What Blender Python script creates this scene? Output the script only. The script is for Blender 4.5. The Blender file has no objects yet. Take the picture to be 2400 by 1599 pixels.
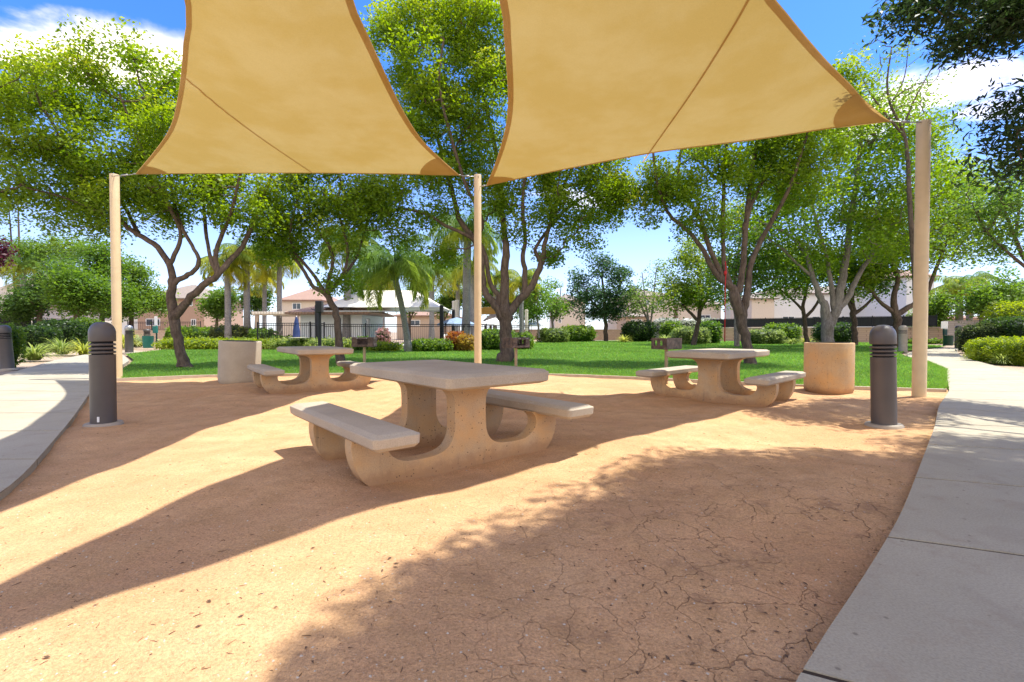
import bpy, bmesh, math, random
import numpy as np
from mathutils import Vector, Matrix
R = math.radians
C = bpy.context.scene.collection
rng = np.random.default_rng(7)
random.seed(7)

# ------------------------------------------------------------------ camera, sky, sun, exposure
F, YH, H = 1117.0, 778.0, 1.05
TILT = math.atan((799.5 - YH) / F)
cam_d = bpy.data.cameras.new('camera'); cam = bpy.data.objects.new('camera', cam_d); C.objects.link(cam)
cam.location = (0, 0, H); cam.rotation_euler = (math.pi / 2 - TILT, 0, 0)
cam_d.sensor_width = 36; cam_d.lens = 36 * F / 2400; cam_d.clip_end = 2000
S = bpy.context.scene; S.camera = cam
S.view_settings.view_transform = 'Standard'; S.view_settings.look = 'None'
S.view_settings.gamma = 1.0; S.view_settings.exposure = 1.25
S.cycles.use_denoising = True

SUN_DIR = Vector((0.362, 0.052, 1.0)).normalized()
ELEV = math.asin(SUN_DIR.z); ROT = math.atan2(SUN_DIR.x, SUN_DIR.y)
W = bpy.data.worlds.new("World"); S.world = W; W.use_nodes = True
wt = W.node_tree; wt.nodes.clear()
wn = wt.nodes.new; wl = wt.links.new
sky = wn('ShaderNodeTexSky'); sky.sky_type = 'NISHITA'; sky.sun_disc = False
sky.sun_elevation = ELEV; sky.sun_rotation = ROT; sky.air_density = 1.0; sky.dust_density = 0.5; sky.ozone_density = 3.0
tc = wn('ShaderNodeTexCoord'); sep = wn('ShaderNodeSeparateXYZ'); wl(tc.outputs['Generated'], sep.inputs[0])
def wmath(op, a, b=None, c=None):
    m = wn('ShaderNodeMath'); m.operation = op
    for i, v in enumerate((a, b, c)):
        if v is None: continue
        if isinstance(v, (int, float)): m.inputs[i].default_value = v
        else: wl(v, m.inputs[i])
    return m.outputs[0]
zz = wmath('MAXIMUM', sep.outputs[2], 0.06)
px_ = wmath('DIVIDE', sep.outputs[0], zz); py_ = wmath('DIVIDE', sep.outputs[1], zz)
comb = wn('ShaderNodeCombineXYZ'); wl(px_, comb.inputs[0]); wl(py_, comb.inputs[1])
def wnoise(scale, detail, rough, off=0, dist=0.0):
    n = wn('ShaderNodeTexNoise'); n.inputs['Scale'].default_value = scale; n.inputs['Detail'].default_value = detail
    n.inputs['Roughness'].default_value = rough; n.inputs['Distortion'].default_value = dist
    ad = wn('ShaderNodeVectorMath'); ad.operation = 'ADD'; ad.inputs[1].default_value = (off, off, off)
    wl(comb.outputs[0], ad.inputs[0]); wl(ad.outputs[0], n.inputs['Vector']); return n.outputs['Fac']
nA = wnoise(2.2, 8, 0.55, 3.1, 0.3); nB = wnoise(0.7, 8, 0.6, 9.7, 0.5)
def blob(cx, cy, rx, ry):
    dx = wmath('DIVIDE', wmath('SUBTRACT', px_, cx), rx); dy = wmath('DIVIDE', wmath('SUBTRACT', py_, cy), ry)
    return wmath('SUBTRACT', 1.0, wmath('SQRT', wmath('ADD', wmath('MULTIPLY', dx, dx), wmath('MULTIPLY', dy, dy))))
b1 = blob(-1.52, 1.78, 0.62, 0.36); b2 = blob(1.75, 2.1, 0.62, 0.42); b3 = blob(0.6, 3.6, 0.6, 0.7); fill_blob = blob(-0.2, -3.6, 6.0, 3.9)
def cl(b, k, s, o):   # blob plus noise, smooth edge
    v = wmath('ADD', b, wmath('MULTIPLY', wmath('SUBTRACT', nA, 0.5), k))
    m = wn('ShaderNodeMapRange'); m.interpolation_type = 'SMOOTHSTEP'
    wl(v, m.inputs[0]); m.inputs[1].default_value = o; m.inputs[2].default_value = o + s
    return m.outputs[0]
c1 = cl(b1, 1.5, 0.5, 0.12); c2 = wmath('MULTIPLY', cl(b2, 4.0, 0.9, 0.1), 0.8); c3 = wmath('MULTIPLY', cl(b3, 3.0, 1.0, 0.1), 0.6)
fill_cloud = cl(fill_blob, 3.0, 0.6, 0.0)  # unseen cloud cover behind and above the camera, added to fill the shade
hz = wn('ShaderNodeMapRange'); hz.interpolation_type = 'SMOOTHSTEP'; wl(sep.outputs[2], hz.inputs[0]); hz.inputs[1].default_value = 0.42; hz.inputs[2].default_value = -0.05; hz.inputs[3].default_value = 0.0; hz.inputs[4].default_value = 0.30
cm = wmath('MAXIMUM', wmath('MAXIMUM', wmath('MAXIMUM', c1, c2), wmath('MAXIMUM', c3, fill_cloud)), hz.outputs[0])
mix = wn('ShaderNodeMix'); mix.data_type = 'RGBA'
tint = wn('ShaderNodeMix'); tint.data_type = 'RGBA'; tint.blend_type = 'MULTIPLY'; tint.inputs[0].default_value = 1; tint.inputs[7].default_value = (0.50, 0.63, 0.92, 1)
wl(sky.outputs[0], tint.inputs[6])
wl(cm, mix.inputs[0]); wl(tint.outputs[2], mix.inputs[6]); mix.inputs[7].default_value = (6.7, 6.0, 5.3, 1)
hsv = wn('ShaderNodeHueSaturation'); hsv.inputs['Saturation'].default_value = 1.1
bg = wn('ShaderNodeBackground'); bg.inputs[1].default_value = 0.15
wo = wn('ShaderNodeOutputWorld'); wl(mix.outputs[2], hsv.inputs['Color']); wl(hsv.outputs[0], bg.inputs[0]); wl(bg.outputs[0], wo.inputs[0])

sd = bpy.data.lights.new('sun', 'SUN'); sd.energy = 3.4; sd.angle = R(0.6); sd.color = (1.0, 0.985, 0.90)
so = bpy.data.objects.new('sun', sd); C.objects.link(so); so.rotation_euler = SUN_DIR.to_track_quat('Z', 'Y').to_euler(); so.location = (8, 1, 20)

# ------------------------------------------------------------------ photo pixel (2400 wide) -> world
def _ray(u, v):
    dx = (u - 1200) / F; dy = -(v - 799.5) / F
    return Vector((dx, math.cos(TILT) + dy * math.sin(TILT), -math.sin(TILT) + dy * math.cos(TILT)))
def at(u, v, z=0.0):
    r = _ray(u, v); s = (z - H) / r.z
    return Vector((r.x * s, r.y * s, z))
def atY(u, v, Y):
    r = _ray(u, v); s = Y / r.y
    return Vector((r.x * s, Y, H + r.z * s))

# ------------------------------------------------------------------ object helpers
def tag(o, label=None, cat=None, group=None, kind=None):
    if label: o['label'] = label
    if cat: o['category'] = cat
    if group: o['group'] = group
    if kind: o['kind'] = kind
    return o
def empty(name, loc, label, cat, group=None, rz=0):
    o = bpy.data.objects.new(name, None); C.objects.link(o); o.location = loc; o.rotation_euler = (0, 0, rz)
    o.empty_display_size = 0.2
    return tag(o, label, cat, group)
def mesh_obj(name, V, Fc, mat, parent=None, smooth=False, uv=None, tint=None, loc=None):
    me = bpy.data.meshes.new(name)
    V = np.asarray(V, dtype=np.float32)
    if isinstance(Fc, np.ndarray):
        n, k = Fc.shape
        me.vertices.add(len(V)); me.vertices.foreach_set('co', V.ravel())
        me.loops.add(n * k); me.loops.foreach_set('vertex_index', Fc.astype(np.int32).ravel())
        me.polygons.add(n); me.polygons.foreach_set('loop_start', np.arange(0, n * k, k, dtype=np.int32))
        me.polygons.foreach_set('loop_total', np.full(n, k, dtype=np.int32))
        me.update(calc_edges=True)
    else:
        me.from_pydata([tuple(map(float, v)) for v in V], [], Fc); me.update()
    if smooth: me.polygons.foreach_set('use_smooth', np.ones(len(me.polygons), dtype=bool))
    if tint is not None:
        a = me.color_attributes.new('tint', 'FLOAT_COLOR', 'POINT')
        a.data.foreach_set('color', np.asarray(tint, dtype=np.float32).ravel())
    if mat: me.materials.append(mat)
    o = bpy.data.objects.new(name, me); C.objects.link(o)
    if loc is not None: o.location = loc
    if parent: o.parent = parent
    return o
class MB:
    def __init__(s): s.v = []; s.f = []
    def add(s, V, Fc):
        b = len(s.v); s.v += [tuple(map(float, v)) for v in V]; s.f += [[i + b for i in f] for f in Fc]; return s
    def box(s, c, d, rz=0.0, M=None):
        hx, hy, hz = d[0] / 2, d[1] / 2, d[2] / 2
        P = [(x, y, z) for z in (-hz, hz) for x, y in ((-hx, -hy), (hx, -hy), (hx, hy), (-hx, hy))]
        m = Matrix.Translation(c) @ (M if M else Matrix.Rotation(rz, 4, 'Z'))
        return s.add([m @ Vector(p) for p in P], [(3, 2, 1, 0), (4, 5, 6, 7), (0, 1, 5, 4), (1, 2, 6, 5), (2, 3, 7, 6), (3, 0, 4, 7)])
    def bar(s, a, b, w, h=None):
        a = Vector(a); b = Vector(b); d = b - a; L = d.length; h = h or w
        q = d.to_track_quat('X', 'Z').to_matrix().to_4x4()
        return s.box((a + b) / 2, (L, w, h), M=q)
    def tube(s, pts, rad, n=8, caps=True):
        V, Fc = tube_np(pts, rad, n); b = len(s.v); s.v += [tuple(map(float, v)) for v in V]; s.f += [[int(i) + b for i in f] for f in Fc]
        if caps:
            s.f.append([b + i for i in range(n)][::-1]); e = b + (len(pts) - 1) * n; s.f.append([e + i for i in range(n)])
        return s
    def lathe(s, prof, n=24, c=(0, 0, 0)):
        b = len(s.v); c = Vector(c)
        for r, z in prof:
            for i in range(n):
                a = 2 * math.pi * i / n; s.v.append((c.x + r * math.cos(a), c.y + r * math.sin(a), c.z + z))
        for j in range(len(prof) - 1):
            for i in range(n):
                k = (i + 1) % n; s.f.append([b + j * n + i, b + j * n + k, b + (j + 1) * n + k, b + (j + 1) * n + i])
        s.f.append([b + i for i in range(n)][::-1]); e = b + (len(prof) - 1) * n; s.f.append([e + i for i in range(n)])
        return s
    def prism(s, poly, y0, y1, axis='y'):
        n = len(poly); V = []
        for y in (y0, y1):
            for a, z in poly: V.append((a, y, z) if axis == 'y' else ((y, a, z) if axis == 'x' else (a, z, y)))
        Fc = [list(range(n)), list(range(2 * n - 1, n - 1, -1))] + [[i, i + n, (i + 1) % n + n, (i + 1) % n] for i in range(n)]
        return s.add(V, Fc)
    def build(s, name, mat, parent=None, smooth=False, bevel=0, loc=None, weld=False, seg=2, auto=None):
        me = bpy.data.meshes.new(name); me.from_pydata(s.v, [], s.f); me.update()
        bm = bmesh.new(); bm.from_mesh(me)
        if weld: bmesh.ops.remove_doubles(bm, verts=bm.verts, dist=1e-4)
        bmesh.ops.recalc_face_normals(bm, faces=bm.faces); bm.to_mesh(me); bm.free()
        me.materials.append(mat)
        o = bpy.data.objects.new(name, me); C.objects.link(o)
        if loc is not None: o.location = loc
        if bevel:
            m = o.modifiers.new('b', 'BEVEL'); m.width = bevel; m.segments = seg; m.limit_method = 'ANGLE'; m.angle_limit = R(35)
        if smooth:
            me.polygons.foreach_set('use_smooth', np.ones(len(me.polygons), dtype=bool))
        if auto:
            for p in me.polygons: p.use_smooth = True
            me.set_sharp_from_angle(angle=R(auto))
        if parent: o.parent = parent
        return o
def tube_np(pts, rad, n=6):
    P = np.array([tuple(p) for p in pts], float); m = len(P)
    rad = np.full(m, rad) if np.isscalar(rad) else np.asarray(rad, float)
    T = np.gradient(P, axis=0); T /= np.linalg.norm(T, axis=1)[:, None] + 1e-9
    up = np.array([0.0, 0, 1]) if abs(T[:, 2]).mean() < 0.8 else np.array([1.0, 0, 0])
    A = np.cross(T, up); A /= np.linalg.norm(A, axis=1)[:, None] + 1e-9
    B = np.cross(T, A)
    th = np.arange(n) * 2 * np.pi / n
    V = P[:, None] + rad[:, None, None] * (np.cos(th)[None, :, None] * A[:, None] + np.sin(th)[None, :, None] * B[:, None])
    i = np.arange(n); k = (i + 1) % n
    Fc = np.concatenate([np.stack([j * n + i, j * n + k, (j + 1) * n + k, (j + 1) * n + i], 1) for j in range(m - 1)])
    return V.reshape(-1, 3), Fc

# ------------------------------------------------------------------ materials
def nodes(name):
    m = bpy.data.materials.new(name); m.use_nodes = True; t = m.node_tree
    return m, t, t.nodes['Principled BSDF'], t.nodes.new, t.links.new
def plain(name, col, rough=0.7, metal=0.0, var=0.12, scale=6.0, bump=0.15, bscale=60, spec=0.3):
    m, t, b, N, L = nodes(name)
    tcn = N('ShaderNodeTexCoord'); nz = N('ShaderNodeTexNoise'); nz.inputs['Scale'].default_value = scale; nz.inputs['Detail'].default_value = 6
    L(tcn.outputs['Object'], nz.inputs['Vector'])
    r = N('ShaderNodeValToRGB'); L(nz.outputs['Fac'], r.inputs[0])
    r.color_ramp.elements[0].position = 0.3; r.color_ramp.elements[1].position = 0.7
    r.color_ramp.elements[0].color = (*[c * (1 - var) for c in col], 1); r.color_ramp.elements[1].color = (*[min(1, c * (1 + var)) for c in col], 1)
    L(r.outputs[0], b.inputs['Base Color']); b.inputs['Roughness'].default_value = rough; b.inputs['Metallic'].default_value = metal
    b.inputs['Specular IOR Level'].default_value = spec
    if bump:
        n2 = N('ShaderNodeTexNoise'); n2.inputs['Scale'].default_value = bscale; n2.inputs['Detail'].default_value = 4; L(tcn.outputs['Object'], n2.inputs['Vector'])
        bp = N('ShaderNodeBump'); bp.inputs['Strength'].default_value = bump; bp.inputs['Distance'].default_value = 0.01
        L(n2.outputs['Fac'], bp.inputs['Height']); L(bp.outputs[0], b.inputs['Normal'])
    return m
def ramp(N, stops):
    r = N('ShaderNodeValToRGB'); e = r.color_ramp.elements
    while len(e) < len(stops): e.new(0.5)
    for i, (p, c) in enumerate(stops):
        e[i].position = p; e[i].color = (*c, 1) if len(c) == 3 else c
    return r
def mixc(N, L, fac, a, b, mode='MIX'):
    m = N('ShaderNodeMix'); m.data_type = 'RGBA'; m.blend_type = mode
    if isinstance(fac, (int, float)): m.inputs[0].default_value = fac
    else: L(fac, m.inputs[0])
    for k, v in ((6, a), (7, b)):
        if isinstance(v, tuple): m.inputs[k].default_value = (*v, 1)
        else: L(v, m.inputs[k])
    return m.outputs[2]
def noise(N, L, vec, scale, detail=5, rough=0.55, dist=0.0):
    n = N('ShaderNodeTexNoise'); n.inputs['Scale'].default_value = scale; n.inputs['Detail'].default_value = detail
    n.inputs['Roughness'].default_value = rough; n.inputs['Distortion'].default_value = dist; L(vec, n.inputs['Vector']); return n
def mrange(N, L, v, a, b, c=0.0, d=1.0):
    m = N('ShaderNodeMapRange'); m.interpolation_type = 'SMOOTHSTEP'; L(v, m.inputs[0])
    for i, k in enumerate((a, b, c, d)): m.inputs[i + 1].default_value = k
    return m.outputs[0]
def nmath(N, L, op, a, b):
    m = N('ShaderNodeMath'); m.operation = op
    for i, v in enumerate((a, b)):
        if isinstance(v, (int, float)): m.inputs[i].default_value = v
        else: L(v, m.inputs[i])
    return m.outputs[0]

def dirt_material():
    m, t, b, N, L = nodes('decomposed_granite')
    g = N('ShaderNodeNewGeometry'); P = g.outputs['Position']
    n1 = noise(N, L, P, 0.7, 6, 0.6); n2 = noise(N, L, P, 3.5, 8, 0.65); n3 = noise(N, L, P, 90, 3, 0.6); n4 = noise(N, L, P, 260, 2, 0.5)
    base = ramp(N, [(0.3, (0.53, 0.30, 0.155)), (0.5, (0.60, 0.36, 0.19)), (0.72, (0.63, 0.405, 0.225))]); L(n1.outputs[0], base.inputs[0])
    c = mixc(N, L, mrange(N, L, n2.outputs[0], 0.35, 0.7), base.outputs[0], (0.50, 0.30, 0.15))
    g3 = ramp(N, [(0.3, (0.72, 0.68, 0.66)), (0.5, (1, 1, 1)), (0.68, (1.22, 1.2, 1.16))]); L(n3.outputs[0], g3.inputs[0])
    c = mixc(N, L, 0.8, c, g3.outputs[0], 'MULTIPLY')
    g4 = ramp(N, [(0.3, (0.75, 0.72, 0.7)), (0.55, (1, 1, 1)), (0.75, (1.2, 1.2, 1.2))]); L(n4.outputs[0], g4.inputs[0])
    c = mixc(N, L, 0.7, c, g4.outputs[0], 'MULTIPLY')
    mo = ramp(N, [(0.3, (0.84, 0.80, 0.78)), (0.5, (1, 1, 1)), (0.7, (1.08, 1.08, 1.06))]); L(noise(N, L, P, 1.7, 7, 0.7).outputs[0], mo.inputs[0]); c = mixc(N, L, 0.75, c, mo.outputs[0], 'MULTIPLY')
    # dark grit specks
    v = N('ShaderNodeTexVoronoi'); v.inputs['Scale'].default_value = 26; L(P, v.inputs['Vector'])
    sp = nmath(N, L, 'MULTIPLY', mrange(N, L, v.outputs['Distance'], 0.2, 0.1), mrange(N, L, noise(N, L, P, 9, 2).outputs[0], 0.5, 0.58))
    c = mixc(N, L, nmath(N, L, 'MULTIPLY', sp, 0.35), c, (0.16, 0.09, 0.06))
    # drying cracks, strongest on the bare ground near the right-hand path
    warp = noise(N, L, P, 3.0, 4, 0.6); ad = N('ShaderNodeVectorMath'); ad.operation = 'MULTIPLY_ADD'; L(warp.outputs['Color'], ad.inputs[0]); ad.inputs[1].default_value = (0.35, 0.35, 0); L(P, ad.inputs[2])
    vc = N('ShaderNodeTexVoronoi'); vc.feature = 'DISTANCE_TO_EDGE'; vc.inputs['Scale'].default_value = 4.2; L(ad.outputs[0], vc.inputs['Vector'])
    vc2 = N('ShaderNodeTexVoronoi'); vc2.feature = 'DISTANCE_TO_EDGE'; vc2.inputs['Scale'].default_value = 10.5; L(ad.outputs[0], vc2.inputs['Vector'])
    wv = noise(N, L, P, 1.6, 4, 0.6)
    lw = nmath(N, L, 'MULTIPLY', mrange(N, L, wv.outputs[0], 0.32, 0.62), 0.013)
    def line(dist, k=1.0):
        q = nmath(N, L, 'DIVIDE', dist, nmath(N, L, 'ADD', nmath(N, L, 'MULTIPLY', lw, k), 0.0005)); return mrange(N, L, q, 1.0, 0.15)
    cr = line(vc.outputs['Distance']); cr2 = nmath(N, L, 'MULTIPLY', line(vc2.outputs['Distance'], 1.0), mrange(N, L, noise(N, L, P, 2.3, 3).outputs[0], 0.5, 0.62))
    cr = nmath(N, L, 'MAXIMUM', cr, nmath(N, L, 'MULTIPLY', cr2, 0.8))
    dst = N('ShaderNodeVectorMath'); dst.operation = 'DISTANCE'; L(P, dst.inputs[0]); dst.inputs[1].default_value = (1.6, 1.9, 0)
    zone = mrange(N, L, dst.outputs['Value'], 2.7, 0.7)
    crz = nmath(N, L, 'MULTIPLY', cr, zone)
    c = mixc(N, L, nmath(N, L, 'MULTIPLY', crz, 0.55), c, (0.17, 0.09, 0.055))
    # damp / mulchy brown patches beside the path
    wet = nmath(N, L, 'MULTIPLY', mrange(N, L, noise(N, L, P, 3.4, 7, 0.7).outputs[0], 0.51, 0.68), zone)
    c = mixc(N, L, nmath(N, L, 'MULTIPLY', wet, 0.6), c, (0.22, 0.12, 0.075))
    clay = mrange(N, L, noise(N, L, P, 0.55, 3).outputs[0], 0.58, 0.75)
    c = mixc(N, L, nmath(N, L, 'MULTIPLY', clay, 0.4), c, (0.56, 0.31, 0.13))
    L(c, b.inputs['Base Color']); b.inputs['Roughness'].default_value = 0.95; b.inputs['Specular IOR Level'].default_value = 0.1
    h1 = nmath(N, L, 'ADD', nmath(N, L, 'MULTIPLY', n3.outputs[0], 0.5), nmath(N, L, 'MULTIPLY', n4.outputs[0], 0.35))
    nf = noise(N, L, P, 11, 5, 0.65)
    h1 = nmath(N, L, 'ADD', nmath(N, L, 'ADD', h1, nmath(N, L, 'MULTIPLY', n2.outputs[0], 2.6)), nmath(N, L, 'MULTIPLY', nf.outputs[0], 1.6))
    h1 = nmath(N, L, 'SUBTRACT', h1, nmath(N, L, 'MULTIPLY', crz, 0.8))
    bp = N('ShaderNodeBump'); bp.inputs['Strength'].default_value = 0.9; bp.inputs['Distance'].default_value = 0.012; L(h1, bp.inputs['Height']); L(bp.outputs[0], b.inputs['Normal'])
    return m
def concrete_table():
    m, t, b, N, L = nodes('cast_concrete')
    tcn = N('ShaderNodeTexCoord'); P = tcn.outputs['Object']
    oi = N('ShaderNodeObjectInfo'); ad = N('ShaderNodeVectorMath'); ad.operation = 'MULTIPLY_ADD'; L(oi.outputs['Random'], ad.inputs[0]); ad.inputs[1].default_value = (17, 13, 7); L(P, ad.inputs[2]); Q = ad.outputs[0]
    n1 = noise(N, L, Q, 2.2, 6, 0.6); n2 = noise(N, L, Q, 120, 3, 0.6); n3 = noise(N, L, Q, 4.5, 5, 0.6)
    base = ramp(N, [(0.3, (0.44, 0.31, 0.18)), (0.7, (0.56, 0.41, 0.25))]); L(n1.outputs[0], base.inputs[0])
    g = ramp(N, [(0.35, (0.8, 0.79, 0.78)), (0.6, (1.06, 1.06, 1.06))]); L(n2.outputs[0], g.inputs[0])
    c = mixc(N, L, 0.8, base.outputs[0], g.outputs[0], 'MULTIPLY')
    # ochre soil stains, pushed warmer with the base to paint in orange bounce light
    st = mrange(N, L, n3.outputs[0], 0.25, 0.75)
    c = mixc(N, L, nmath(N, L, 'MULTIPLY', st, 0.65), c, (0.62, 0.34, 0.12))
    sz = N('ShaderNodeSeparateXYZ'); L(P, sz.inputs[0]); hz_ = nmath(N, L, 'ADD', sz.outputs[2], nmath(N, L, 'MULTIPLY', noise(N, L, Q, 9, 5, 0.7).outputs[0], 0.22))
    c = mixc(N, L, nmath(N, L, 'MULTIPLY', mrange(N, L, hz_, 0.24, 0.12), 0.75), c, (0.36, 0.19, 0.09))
    st2 = N('ShaderNodeMapping'); st2.inputs['Scale'].default_value = (14, 14, 1.6); L(Q, st2.inputs[0])
    c = mixc(N, L, nmath(N, L, 'MULTIPLY', mrange(N, L, noise(N, L, st2.outputs[0], 1, 5, 0.7).outputs[0], 0.56, 0.74), 0.45), c, (0.24, 0.17, 0.11))
    v = N('ShaderNodeTexVoronoi'); v.inputs['Scale'].default_value = 30; L(Q, v.inputs['Vector'])
    pit = nmath(N, L, 'MULTIPLY', mrange(N, L, v.outputs['Distance'], 0.2, 0.1), mrange(N, L, noise(N, L, Q, 7, 2).outputs[0], 0.46, 0.56))
    c = mixc(N, L, nmath(N, L, 'MULTIPLY', pit, 0.85), c, (0.07, 0.05, 0.035))
    L(c, b.inputs['Base Color']); b.inputs['Roughness'].default_value = 0.85; b.inputs['Specular IOR Level'].default_value = 0.25
    h = nmath(N, L, 'SUBTRACT', n2.outputs[0], nmath(N, L, 'MULTIPLY', pit, 4.0))
    bp = N('ShaderNodeBump'); bp.inputs['Strength'].default_value = 0.35; bp.inputs['Distance'].default_value = 0.003; L(h, bp.inputs['Height']); L(bp.outputs[0], b.inputs['Normal'])
    return m
def slab_concrete():
    m, t, b, N, L = nodes('weathered_concrete_slab')
    tcn = N('ShaderNodeTexCoord'); P = tcn.outputs['Object']
    n1 = noise(N, L, P, 1.8, 6, 0.6); n2 = noise(N, L, P, 140, 3, 0.6); n3 = noise(N, L, P, 7, 6, 0.7, 1.0)
    base = ramp(N, [(0.3, (0.36, 0.295, 0.215)), (0.7, (0.47, 0.395, 0.295))]); L(n1.outputs[0], base.inputs[0])
    g = ramp(N, [(0.35, (0.82, 0.81, 0.8)), (0.6, (1.06, 1.06, 1.06))]); L(n2.outputs[0], g.inputs[0])
    c = mixc(N, L, 0.8, base.outputs[0], g.outputs[0], 'MULTIPLY')
    mp = N('ShaderNodeMapping'); mp.inputs['Scale'].default_value = (9, 2.5, 9); mp.inputs['Rotation'].default_value = (0, 0, 0.5); L(P, mp.inputs[0])
    sc = nmath(N, L, 'MULTIPLY', mrange(N, L, noise(N, L, mp.outputs[0], 3, 6, 0.75).outputs[0], 0.6, 0.66), mrange(N, L, noise(N, L, P, 2.4, 2).outputs[0], 0.52, 0.62))
    c = mixc(N, L, nmath(N, L, 'MULTIPLY', sc, 0.45), c, (0.7, 0.68, 0.64))
    L(c, b.inputs['Base Color']); b.inputs['Roughness'].default_value = 0.8
    bp = N('ShaderNodeBump'); bp.inputs['Strength'].default_value = 0.3; bp.inputs['Distance'].default_value = 0.003; L(n2.outputs[0], bp.inputs['Height']); L(bp.outputs[0], b.inputs['Normal'])
    return m
def path_material():
    m, t, b, N, L = nodes('path_concrete')
    g = N('ShaderNodeNewGeometry'); P = g.outputs['Position']
    n1 = noise(N, L, P, 0.9, 6, 0.6); n2 = noise(N, L, P, 110, 3, 0.6); n3 = noise(N, L, P, 5, 6, 0.7)
    base = ramp(N, [(0.3, (0.355, 0.31, 0.228)), (0.7, (0.445, 0.39, 0.29))]); L(n1.outputs[0], base.inputs[0])
    g2 = ramp(N, [(0.3, (0.8, 0.8, 0.8)), (0.6, (1.08, 1.08, 1.08))]); L(n2.outputs[0], g2.inputs[0])
    c = mixc(N, L, 0.8, base.outputs[0], g2.outputs[0], 'MULTIPLY')
    c = mixc(N, L, nmath(N, L, 'MULTIPLY', mrange(N, L, n3.outputs[0], 0.5, 0.72), 0.45), c, (0.31, 0.24, 0.17))
    vs = N('ShaderNodeTexVoronoi'); vs.inputs['Scale'].default_value = 9; L(P, vs.inputs['Vector'])
    c = mixc(N, L, nmath(N, L, 'MULTIPLY', mrange(N, L, vs.outputs['Distance'], 0.10, 0.04), 0.6), c, (0.14, 0.11, 0.08))
    c = mixc(N, L, nmath(N, L, 'MULTIPLY', mrange(N, L, noise(N, L, P, 1.1, 4, 0.6, 1.2).outputs[0], 0.55, 0.62), 0.22), c, (0.27, 0.22, 0.165))
    L(c, b.inputs['Base Color']); b.inputs['Roughness'].default_value = 0.88; b.inputs['Specular IOR Level'].default_value = 0.2
    bp = N('ShaderNodeBump'); bp.inputs['Strength'].default_value = 0.4; bp.inputs['Distance'].default_value = 0.004; L(n2.outputs[0], bp.inputs['Height']); L(bp.outputs[0], b.inputs['Normal'])
    return m
def soil_material():
    m, t, b, N, L = nodes('bed_soil')
    g = N('ShaderNodeNewGeometry'); P = g.outputs['Position']
    n1 = noise(N, L, P, 0.25, 6, 0.65); n2 = noise(N, L, P, 7, 6, 0.7)
    base = ramp(N, [(0.3, (0.24, 0.16, 0.10)), (0.55, (0.42, 0.31, 0.21)), (0.75, (0.5, 0.40, 0.29))]); L(n1.outputs[0], base.inputs[0])
    g2 = ramp(N, [(0.35, (0.6, 0.58, 0.55)), (0.6, (1.1, 1.1, 1.1))]); L(n2.outputs[0], g2.inputs[0])
    c = mixc(N, L, 0.8, base.outputs[0], g2.outputs[0], 'MULTIPLY')
    L(c, b.inputs['Base Color']); b.inputs['Roughness'].default_value = 0.95
    bp = N('ShaderNodeBump'); bp.inputs['Distance'].default_value = 0.04; L(n2.outputs[0], bp.inputs['Height']); L(bp.outputs[0], b.inputs['Normal'])
    return m
def lawn_material():
    m, t, b, N, L = nodes('lawn_turf')
    g = N('ShaderNodeNewGeometry'); P = g.outputs['Position']
    n1 = noise(N, L, P, 0.5, 6, 0.65); n2 = noise(N, L, P, 14, 6, 0.75); n3 = noise(N, L, P, 60, 4, 0.7)
    base = ramp(N, [(0.3, (0.07, 0.155, 0.028)), (0.55, (0.11, 0.215, 0.038)), (0.75, (0.18, 0.27, 0.055))]); L(n1.outputs[0], base.inputs[0])
    g2 = ramp(N, [(0.32, (0.5, 0.55, 0.45)), (0.6, (1.3, 1.25, 1.2))]); L(n2.outputs[0], g2.inputs[0])
    g3 = ramp(N, [(0.35, (0.6, 0.62, 0.6)), (0.62, (1.3, 1.25, 1.2))]); L(n3.outputs[0], g3.inputs[0])
    c = mixc(N, L, 0.75, base.outputs[0], g2.outputs[0], 'MULTIPLY'); c = mixc(N, L, 0.7, c, g3.outputs[0], 'MULTIPLY')
    L(c, b.inputs['Base Color']); b.inputs['Roughness'].default_value = 0.9; b.inputs['Specular IOR Level'].default_value = 0.1
    dp = nmath(N, L, 'MULTIPLY', mrange(N, L, noise(N, L, P, 0.8, 5, 0.7).outputs[0], 0.6, 0.75), 0.5); c = mixc(N, L, dp, c, (0.24, 0.22, 0.09)); L(c, b.inputs['Base Color'])
    hh = nmath(N, L, 'ADD', n2.outputs[0], n3.outputs[0])
    bp = N('ShaderNodeBump'); bp.inputs['Distance'].default_value = 0.05; L(hh, bp.inputs['Height']); L(bp.outputs[0], b.inputs['Normal'])
    return m
def leaf_material(name='leaf', trans=0.5, rough=0.45, spec=0.35):
    m, t, b, N, L = nodes(name)
    a = N('ShaderNodeAttribute'); a.attribute_name = 'tint'
    L(a.outputs['Color'], b.inputs['Base Color']); b.inputs['Roughness'].default_value = rough; b.inputs['Specular IOR Level'].default_value = spec
    tr = N('ShaderNodeBsdfTranslucent'); hs = N('ShaderNodeHueSaturation'); hs.inputs['Hue'].default_value = 0.485; hs.inputs['Value'].default_value = 1.9; hs.inputs['Saturation'].default_value = 1.1
    L(a.outputs['Color'], hs.inputs['Color']); L(hs.outputs[0], tr.inputs['Color'])
    mx = N('ShaderNodeMixShader'); mx.inputs[0].default_value = trans; L(b.outputs[0], mx.inputs[1]); L(tr.outputs[0], mx.inputs[2])
    L(mx.outputs[0], t.nodes['Material Output'].inputs[0]); return m
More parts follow.
